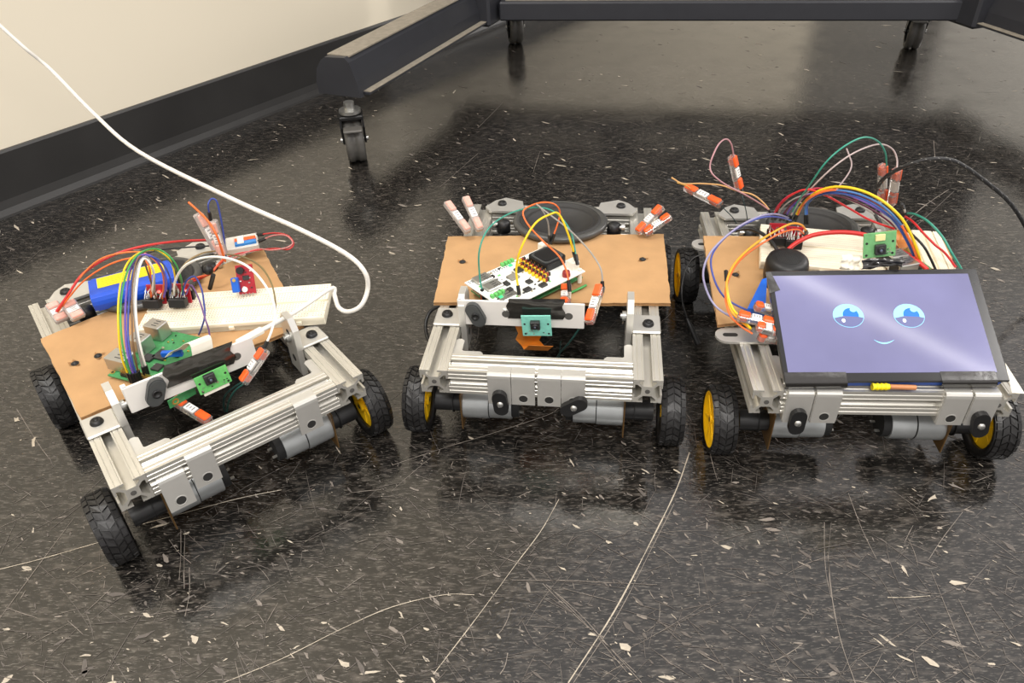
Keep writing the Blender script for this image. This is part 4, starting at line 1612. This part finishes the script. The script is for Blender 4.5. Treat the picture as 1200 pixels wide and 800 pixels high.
# wires
BACK = [((905, 272), (930, 245), .155)]
wire('thick red cable from the round speaker past the green camera', px((922, 294, .150), (934, 284, .158), (955, 275, .166), (985, 272, .170), (1013, 275, .168), (1035, 282, .160), (1052, 292, .152), (1070, 302, .150), (1087, 316, .146)), (206, 46, 42), GR, .0026, name='power_cable', cat='cable')
wire('thick black cable curving into the round speaker', px((862, 270, .150), (876, 268, .154), (890, 272, .156), (902, 281, .156), (911, 293, .152)), BLK, GR, .0022, name='power_cable', cat='cable')


def arch(label, col, s, top, e, r=.0013, mid=()):
    P = [s] + list(top) + [e]
    wire(label, px(*P), col, GR, r, plugs=(1, 0))


arch('yellow jumper wire topmost in the rainbow arch behind display', YELW, (931, 256, .152), ((940, 240, .175), (955, 226, .20), (978, 219, .215), (1005, 222, .22), (1032, 234, .215), (1055, 254, .20), (1068, 276, .18), (1077, 300, .155)), (1079, 308, .14), .0019)
arch('orange jumper wire in the rainbow arch below the yellow', ORANGE, (933, 256, .152), ((939, 243, .172), (950, 231, .195), (972, 223, .21), (1000, 226, .215), (1028, 238, .21), (1050, 256, .196), (1064, 277, .178), (1074, 300, .155)), (1076, 309, .14), .0016)
arch('blue jumper wire in the rainbow arch, inner of two blues', (52, 84, 158), (946, 258, .152), ((946, 240, .172), (958, 229, .195), (978, 226, .208), (1003, 230, .212), (1028, 242, .206), (1048, 259, .192), (1061, 279, .174), (1071, 300, .152)), (1073, 309, .14), .0018)
arch('light blue jumper wire in the rainbow arch, outer of two blues', (70, 116, 176), (944, 258, .152), ((945, 239, .174), (957, 227, .198), (979, 223, .212), (1005, 227, .216), (1031, 239, .21), (1051, 257, .196), (1064, 277, .176), (1074, 298, .154)), (1076, 308, .14), .0016)
arch('purple jumper wire running under the rainbow arch', PURP, (920, 255, .152), ((928, 242, .172), (945, 229, .19), (968, 224, .20), (995, 229, .20), (1022, 241, .19), (1045, 256, .175), (1052, 264, .165)), (1058, 272, .15), .0014)
arch('dark maroon jumper wire beside the purple one under the arch', (96, 36, 60), (916, 255, .152), ((924, 243, .17), (938, 232, .188), (960, 227, .198), (985, 230, .196), (1015, 242, .185), (1040, 258, .168)), (1050, 268, .15), .0014)
arch('red jumper wire sagging under the arch to orange flex', RED, (908, 252, .152), ((916, 238, .175), (930, 227, .195), (947, 222, .205), (968, 229, .195), (995, 244, .18), (1020, 258, .165)), (1048, 268, .155), .0015)
arch('crimson jumper wire rising steeply from the driver boards', (186, 36, 66), (906, 254, .152), ((912, 241, .172), (925, 229, .19), (945, 222, .20), (968, 221, .205), (990, 226, .20)), (1005, 234, .18), .0013)
arch('grey jumper wire slanting down across the rear bracket', GREY, (910, 254, .152), ((918, 242, .17), (935, 231, .185), (960, 226, .19), (990, 232, .178), (1020, 248, .16)), (1046, 264, .15), .0012)
arch('green jumper wire in the tallest loop to upper connector', TEAL, (926, 256, .152), ((934, 238, .18), (950, 215, .22), (968, 190, .25), (990, 171, .265), (1012, 161, .265), (1028, 165, .25), (1037, 178, .23)), (1039, 194, .206), .0013)
arch('pale grey pink jumper wire in the second tallest loop', (186, 168, 166), (924, 257, .152), ((936, 238, .178), (955, 216, .21), (980, 193, .235), (1005, 177, .245), (1030, 169, .24), (1045, 174, .228), (1051, 186, .215)), (1051, 199, .204), .0012)
arch('grey jumper wire turning sharply back under the green loop', (168, 150, 150), (975, 228, .190), ((985, 216, .20), (995, 202, .208), (998, 192, .212), (995, 182, .216)), (992, 174, .222), .0011)
arch('pink jumper wire in a loop to upright connector at rear', PINK, (906, 250, .152), ((893, 240, .165), (873, 228, .185), (850, 216, .20), (836, 205, .212), (832, 195, .22), (836, 181, .232), (843, 168, .238), (851, 163, .236), (857, 169, .228)), (860, 184, .21), .0012)
arch('tan jumper wire wandering out left behind the robot', TAN, (905, 251, .152), ((895, 238, .165), (882, 228, .175), (865, 224, .178), (845, 217, .184), (820, 215, .188), (800, 215, .19)), (787, 208, .195), .0012)
arch('short yellow wire along the tan one behind the robot', (222, 178, 90), (787, 212, .188), ((797, 215, .186), (805, 218, .178)), (809, 221, .168), .0011)
arch('dark thin wire hanging from upright connector to the rail', (44, 62, 64), (869, 222, .165), ((871, 234, .155), (874, 246, .14)), (876, 258, .122), .0008)
arch('dark thin wire hanging from level connector to the rail', (44, 62, 64), (842, 238, .160), ((850, 246, .148), (858, 254, .135)), (863, 262, .122), .0008)
arch('navy jumper wire looping left over the narrow cardboard', BLU, (929, 259, .152), ((915, 255, .175), (898, 254, .19), (878, 260, .195), (855, 274, .195), (838, 292, .19), (833, 308, .18), (838, 330, .165), (848, 347, .152), (862, 357, .146)), (880, 365, .142), .0013)
arch('lilac grey jumper wire looping left outside the navy one', (150, 146, 178), (926, 256, .152), ((910, 251, .178), (892, 253, .192), (868, 264, .198), (845, 282, .196), (830, 300, .19), (824, 320, .176), (828, 340, .16), (838, 358, .148), (855, 370, .142)), (872, 376, .140), .0014)
arch('amber jumper wire looping left inside the navy one', (240, 160, 34), (945, 272, .152), ((940, 264, .172), (928, 262, .185), (910, 270, .19), (886, 285, .19), (864, 305, .182), (853, 325, .172), (852, 345, .160), (858, 366, .150)), (880, 386, .144), .0015)
arch('orange jumper wire running just inside the amber one', ORANGE, (944, 276, .152), ((935, 269, .168), (918, 272, .18), (895, 284, .186), (870, 302, .18), (856, 322, .17), (850, 345, .158), (855, 368, .15), (868, 382, .144)), (882, 391, .140), .0013)
arch('bright yellow jumper wire doubling the lower end of the amber one', YELW, (851, 322, .172), ((853, 345, .160), (859, 362, .152), (870, 374, .148)), (880, 385, .146), .0015)
arch('teal jumper wire curving outside the short breadboard', TEAL, (1060, 250, .158), ((1072, 251, .168), (1088, 260, .172), (1104, 277, .166), (1115, 296, .154)), (1127, 316, .134), .0017)
arch('red jumper wire curving over the short breadboard', RED, (1058, 252, .158), ((1070, 260, .165), (1082, 273, .164), (1096, 287, .158), (1108, 297, .150)), (1120, 313, .138), .0016)
arch('black jumper wire beside the rainbow arch foot', BLK, (1052, 262, .160), ((1068, 274, .168), (1082, 288, .164), (1090, 302, .152)), (1097, 317, .138), .0017)
arch('white hooked cable tip standing behind the rainbow arch', WHT, (1058, 241, .175), ((1060, 246, .166), (1060, 252, .155)), (1057, 258, .146), .0013)
# braided black cable leaving to the right
BRAID = mat('black_braid', (34, 34, 35), .5, 0, .3, 900, .4, 900)
pts = px((1032, 262, .150), (1025, 248, .160), (1025, 228, .185), (1035, 210, .21), (1055, 197, .235), (1085, 187, .25), (1112, 187, .25), (1130, 195, .24), (1150, 209, .22), (1175, 229, .19), (1190, 246, .16), (1203, 268, .125), (1214, 294, .08), (1224, 318, .04), (1240, 346, .012), (1275, 378, .0026), (1340, 400, .0026), (1450, 410, .0026))
sp = spline(pts, 6)
mb = MB()
mb.tube(sp, .0024, BRAID, 10)
b0 = mb.base()
o = mb.build('braided_cable', None, b0)
o.location = b0
tag(o, 'black braided cable arching off the right robot', 'cable')
p = MB()
pale = mat('pale_braid_fleck', (150, 148, 144), .6, 0, .05)
tot = len(sp)
for k in range(2):
    q = []
    for i, P_ in enumerate(sp):
        t = (sp[min(i + 1, tot - 1)] - sp[max(i - 1, 0)]).normalized()
        u = t.orthogonal().normalized()
        v = t.cross(u)
        for s_ in range(1):
            a = i * 1.1 + k * PI
            q.append(P_ + (u * math.cos(a) + v * math.sin(a)) * .0023)
    p.tube(q, .00035, pale, 4)
p.build('pale_thread', o, b0)
# barrel plug on a thin lead beside the left wheels
pts = px((824, 298, .115), (812, 303, .11), (803, 318, .10), (799, 338, .088), (800, 356, .072), (805, 373, .055))
wire('black barrel plug on a thin lead hanging between two robots', pts, BLK, None, .0011, name='barrel_plug_cable', cat='cable')
mb = MB()
a, bb = at(805, 373, .055), at(818, 403, .028)
mb.cyl(a, a.lerp(bb, .3), .0024, BLACKP, .0036, n=14)
mb.cyl(a.lerp(bb, .3), bb, .0036, BLACKP, n=14)
solid(mb, 'barrel_plug', 'black barrel plug hanging point down between two robots', 'plug')

# ------------------------------------------------------------------ scuffs and scratches worn into the floor
SC = [mat('pale_scuff', (176, 166, 150), .75, 0, .12, 300), mat('mid_scuff', (124, 116, 108), .7, 0, .15, 300), mat('faint_scuff', (88, 82, 77), .6, 0, .15, 300)]
rs = random.Random(77)
fl = [MB(), MB(), MB()]
fz = .00025


def fleck(mb, x, y, l, wd, ang, m, z):
    n = rs.choice((6, 7, 9))
    vs = []
    ca, sa = math.cos(ang), math.sin(ang)
    for i in range(n):
        a = 2 * PI * i / n
        u = l / 2 * math.cos(a) * rs.uniform(.45, 1.25)
        v = wd / 2 * math.sin(a) * rs.uniform(.25, 1.4)
        vs.append((x + u * ca - v * sa, y + u * sa + v * ca, z))
    mb.add(vs, [tuple(range(n))], m)


cnt = 0
while cnt < 6600:
    ppx, ppy = rs.uniform(-60, 1260), rs.uniform(-10, 860)
    if rs.random() > .65 + .35 * ppy / 860:
        continue
    p = at(ppx, ppy, 0)
    if (p - WP).dot(WN) < .03 or p.y > 4.5:
        continue
    cnt += 1
    k = rs.choices((0, 1, 2), (.8, 2.4, 5))[0]
    ang = rs.gauss(-.62, .38) if ppx > 380 or ppy < 500 else rs.uniform(-1.2, .8)
    l = min(.018, .0016 + rs.expovariate(1 / .0030))
    if ppy < 330:
        l *= 1.7
        k = rs.choices((0, 1, 2), (2, 3, 2))[0]
    wd = min(.0045, l * rs.uniform(.10, .34) + .0002)
    fleck(fl[k], p.x, p.y, l, wd, ang, SC[k], fz + k * .00005)


def scratch(mb, pts, wd, m, z=.0004):
    sp = spline([at(x, y, 0) for x, y in pts], 5)
    vs, fs = [], []
    for i, P_ in enumerate(sp):
        t = (sp[min(i + 1, len(sp) - 1)] - sp[max(i - 1, 0)]).normalized()
        s_ = V((-t.y, t.x, 0)) * wd / 2 * rs.uniform(.5, 1.2)
        vs += [(P_.x + s_.x, P_.y + s_.y, z), (P_.x - s_.x, P_.y - s_.y, z)]
        if i:
            fs.append((2 * i - 2, 2 * i - 1, 2 * i + 1, 2 * i))
    mb.add(vs, fs, m)


LONG = [
    ([(666, 800), (720, 716), (760, 640), (792, 575), (808, 530)], .0016, 0), ([(672, 800), (724, 720), (764, 642), (790, 590)], .0009, 1),
    ([(508, 790), (560, 722), (604, 662), (634, 622), (655, 585)], .0010, 0), ([(262, 800), (330, 772), (400, 737), (460, 711), (520, 697), (556, 697)], .0011, 0),
    ([(0, 667), (48, 655), (118, 635)], .0012, 0), ([(160, 616), (220, 600), (280, 584), (330, 574)], .0012, 0), ([(460, 545), (520, 525), (570, 510), (640, 487), (655, 478)], .0011, 1),
    ([(640, 685), (680, 720), (720, 765), (752, 800)], .0009, 1), ([(646, 690), (690, 735), (735, 788)], .0008, 1), ([(636, 684), (662, 710), (700, 745), (745, 788)], .0007, 1),
    ([(600, 680), (660, 680), (720, 683), (770, 685)], .0008, 1), ([(610, 676), (670, 682), (740, 690)], .0007, 2), ([(540, 630), (590, 652), (640, 672)], .0009, 2),
    ([(970, 650), (975, 700), (985, 750), (1002, 800)], .0011, 1), ([(966, 612), (966, 640), (968, 672), (974, 700)], .0008, 1), ([(974, 612), (971, 650), (972, 690)], .0007, 2),
    ([(994, 578), (1010, 620), (1027, 655)], .0008, 1), ([(1128, 600), (1105, 630), (1088, 656)], .0007, 1), ([(864, 670), (905, 688), (942, 702)], .0007, 2),
    ([(212, 620), (212, 650), (210, 680)], .0008, 1), ([(217, 622), (216, 655), (216, 690)], .0007, 1), ([(222, 665), (222, 695), (217, 722)], .0008, 1), ([(198, 632), (210, 648), (224, 660)], .0008, 1),
    ([(240, 628), (290, 622), (330, 618)], .0007, 1), ([(224, 634), (280, 640), (320, 645)], .0006, 2), ([(440, 570), (490, 592), (540, 622)], .0007, 2), ([(540, 560), (600, 620), (640, 655)], .0006, 2),
    ([(1050, 270), (1085, 240), (1112, 222)], .0016, 1), ([(1062, 275), (1090, 250), (1118, 224)], .0012, 2), ([(1094, 165), (1096, 190)], .0016, 1), ([(560, 150), (590, 120)], .002, 2), ([(515, 220), (560, 180)], .002, 2),
    ([(0, 640), (60, 610), (100, 585)], .0008, 2), ([(60, 620), (85, 600), (100, 588)], .0008, 2), ([(20, 480), (45, 520), (60, 540)], .0009, 1), ([(640, 710), (600, 700), (560, 699)], .0006, 2),
    ([(595, 765), (592, 780), (586, 790)], .0012, 1), ([(527, 745), (550, 747), (570, 748)], .0008, 1), ([(1040, 700), (1062, 700), (1090, 698)], .0010, 0),
]
for pts, wd, k in LONG:
    scratch(fl[k], pts, wd * .75, SC[k])
# hairline scratches, most of them short
for i in range(1500):
    x, y = rs.uniform(-20, 1220), 800 - 700 * rs.random() ** 1.2
    P_ = at(x, y, 0)
    if (P_ - WP).dot(WN) < .1:
        continue
    a = rs.choice((rs.gauss(-.62, .35), rs.gauss(.7, .5), rs.uniform(-1.6, 1.6)))
    L_ = min(.16, .008 + rs.expovariate(1 / .018))
    bend = rs.gauss(0, .12)
    k = rs.choices((1, 2), (1, 4))[0]
    wd = rs.uniform(.00018, .00042)
    vs, fs = [], []
    for q in range(5):
        t = q / 4 - .5
        c_, s_ = math.cos(a + bend * t), math.sin(a + bend * t)
        cx, cy = P_.x + L_ * t * c_, P_.y + L_ * t * s_
        h_ = wd * (1 - abs(t) * 1.2)
        vs += [(cx - s_ * h_, cy + c_ * h_, .00045), (cx + s_ * h_, cy - c_ * h_, .00045)]
        if q:
            fs.append((2 * q - 2, 2 * q - 1, 2 * q + 1, 2 * q))
    fl[k].add(vs, fs, SC[k])
# blobs of dried paint
for (x, y, l, wd) in ((735, 759, .017, .011), (228, 749, .018, .009), (187, 663, .014, .006), (128, 590, .008, .006), (500, 737, .014, .004), (470, 720, .013, .004), (660, 667, .014, .005), (852, 641, .022, .008), (1122, 683, .03, .008), (1060, 668, .022, .005), (1090, 775, .022, .008), (1062, 772, .02, .005), (1000, 571, .006, .005), (20, 492, .018, .008), (40, 517, .03, .006), (172, 721, .012, .006), (1165, 315, .02, .008), (1172, 238, .012, .004), (1192, 755, .014, .004), (508, 797, .012, .008), (405, 778, .02, .008), (700, 583, .006, .003), (713, 635, .013, .006), (745, 614, .010, .006)):
    P_ = at(x, y, 0)
    fleck(fl[0], P_.x, P_.y, l * .75, wd * .62, rs.gauss(-.6, .3), SC[0], .0005)
for mb, nm in zip(fl, ('pale_scuffs', 'mid_scuffs', 'faint_scuffs')):
    o = mb.build(nm, FLOOR)
    o['kind'] = 'stuff'
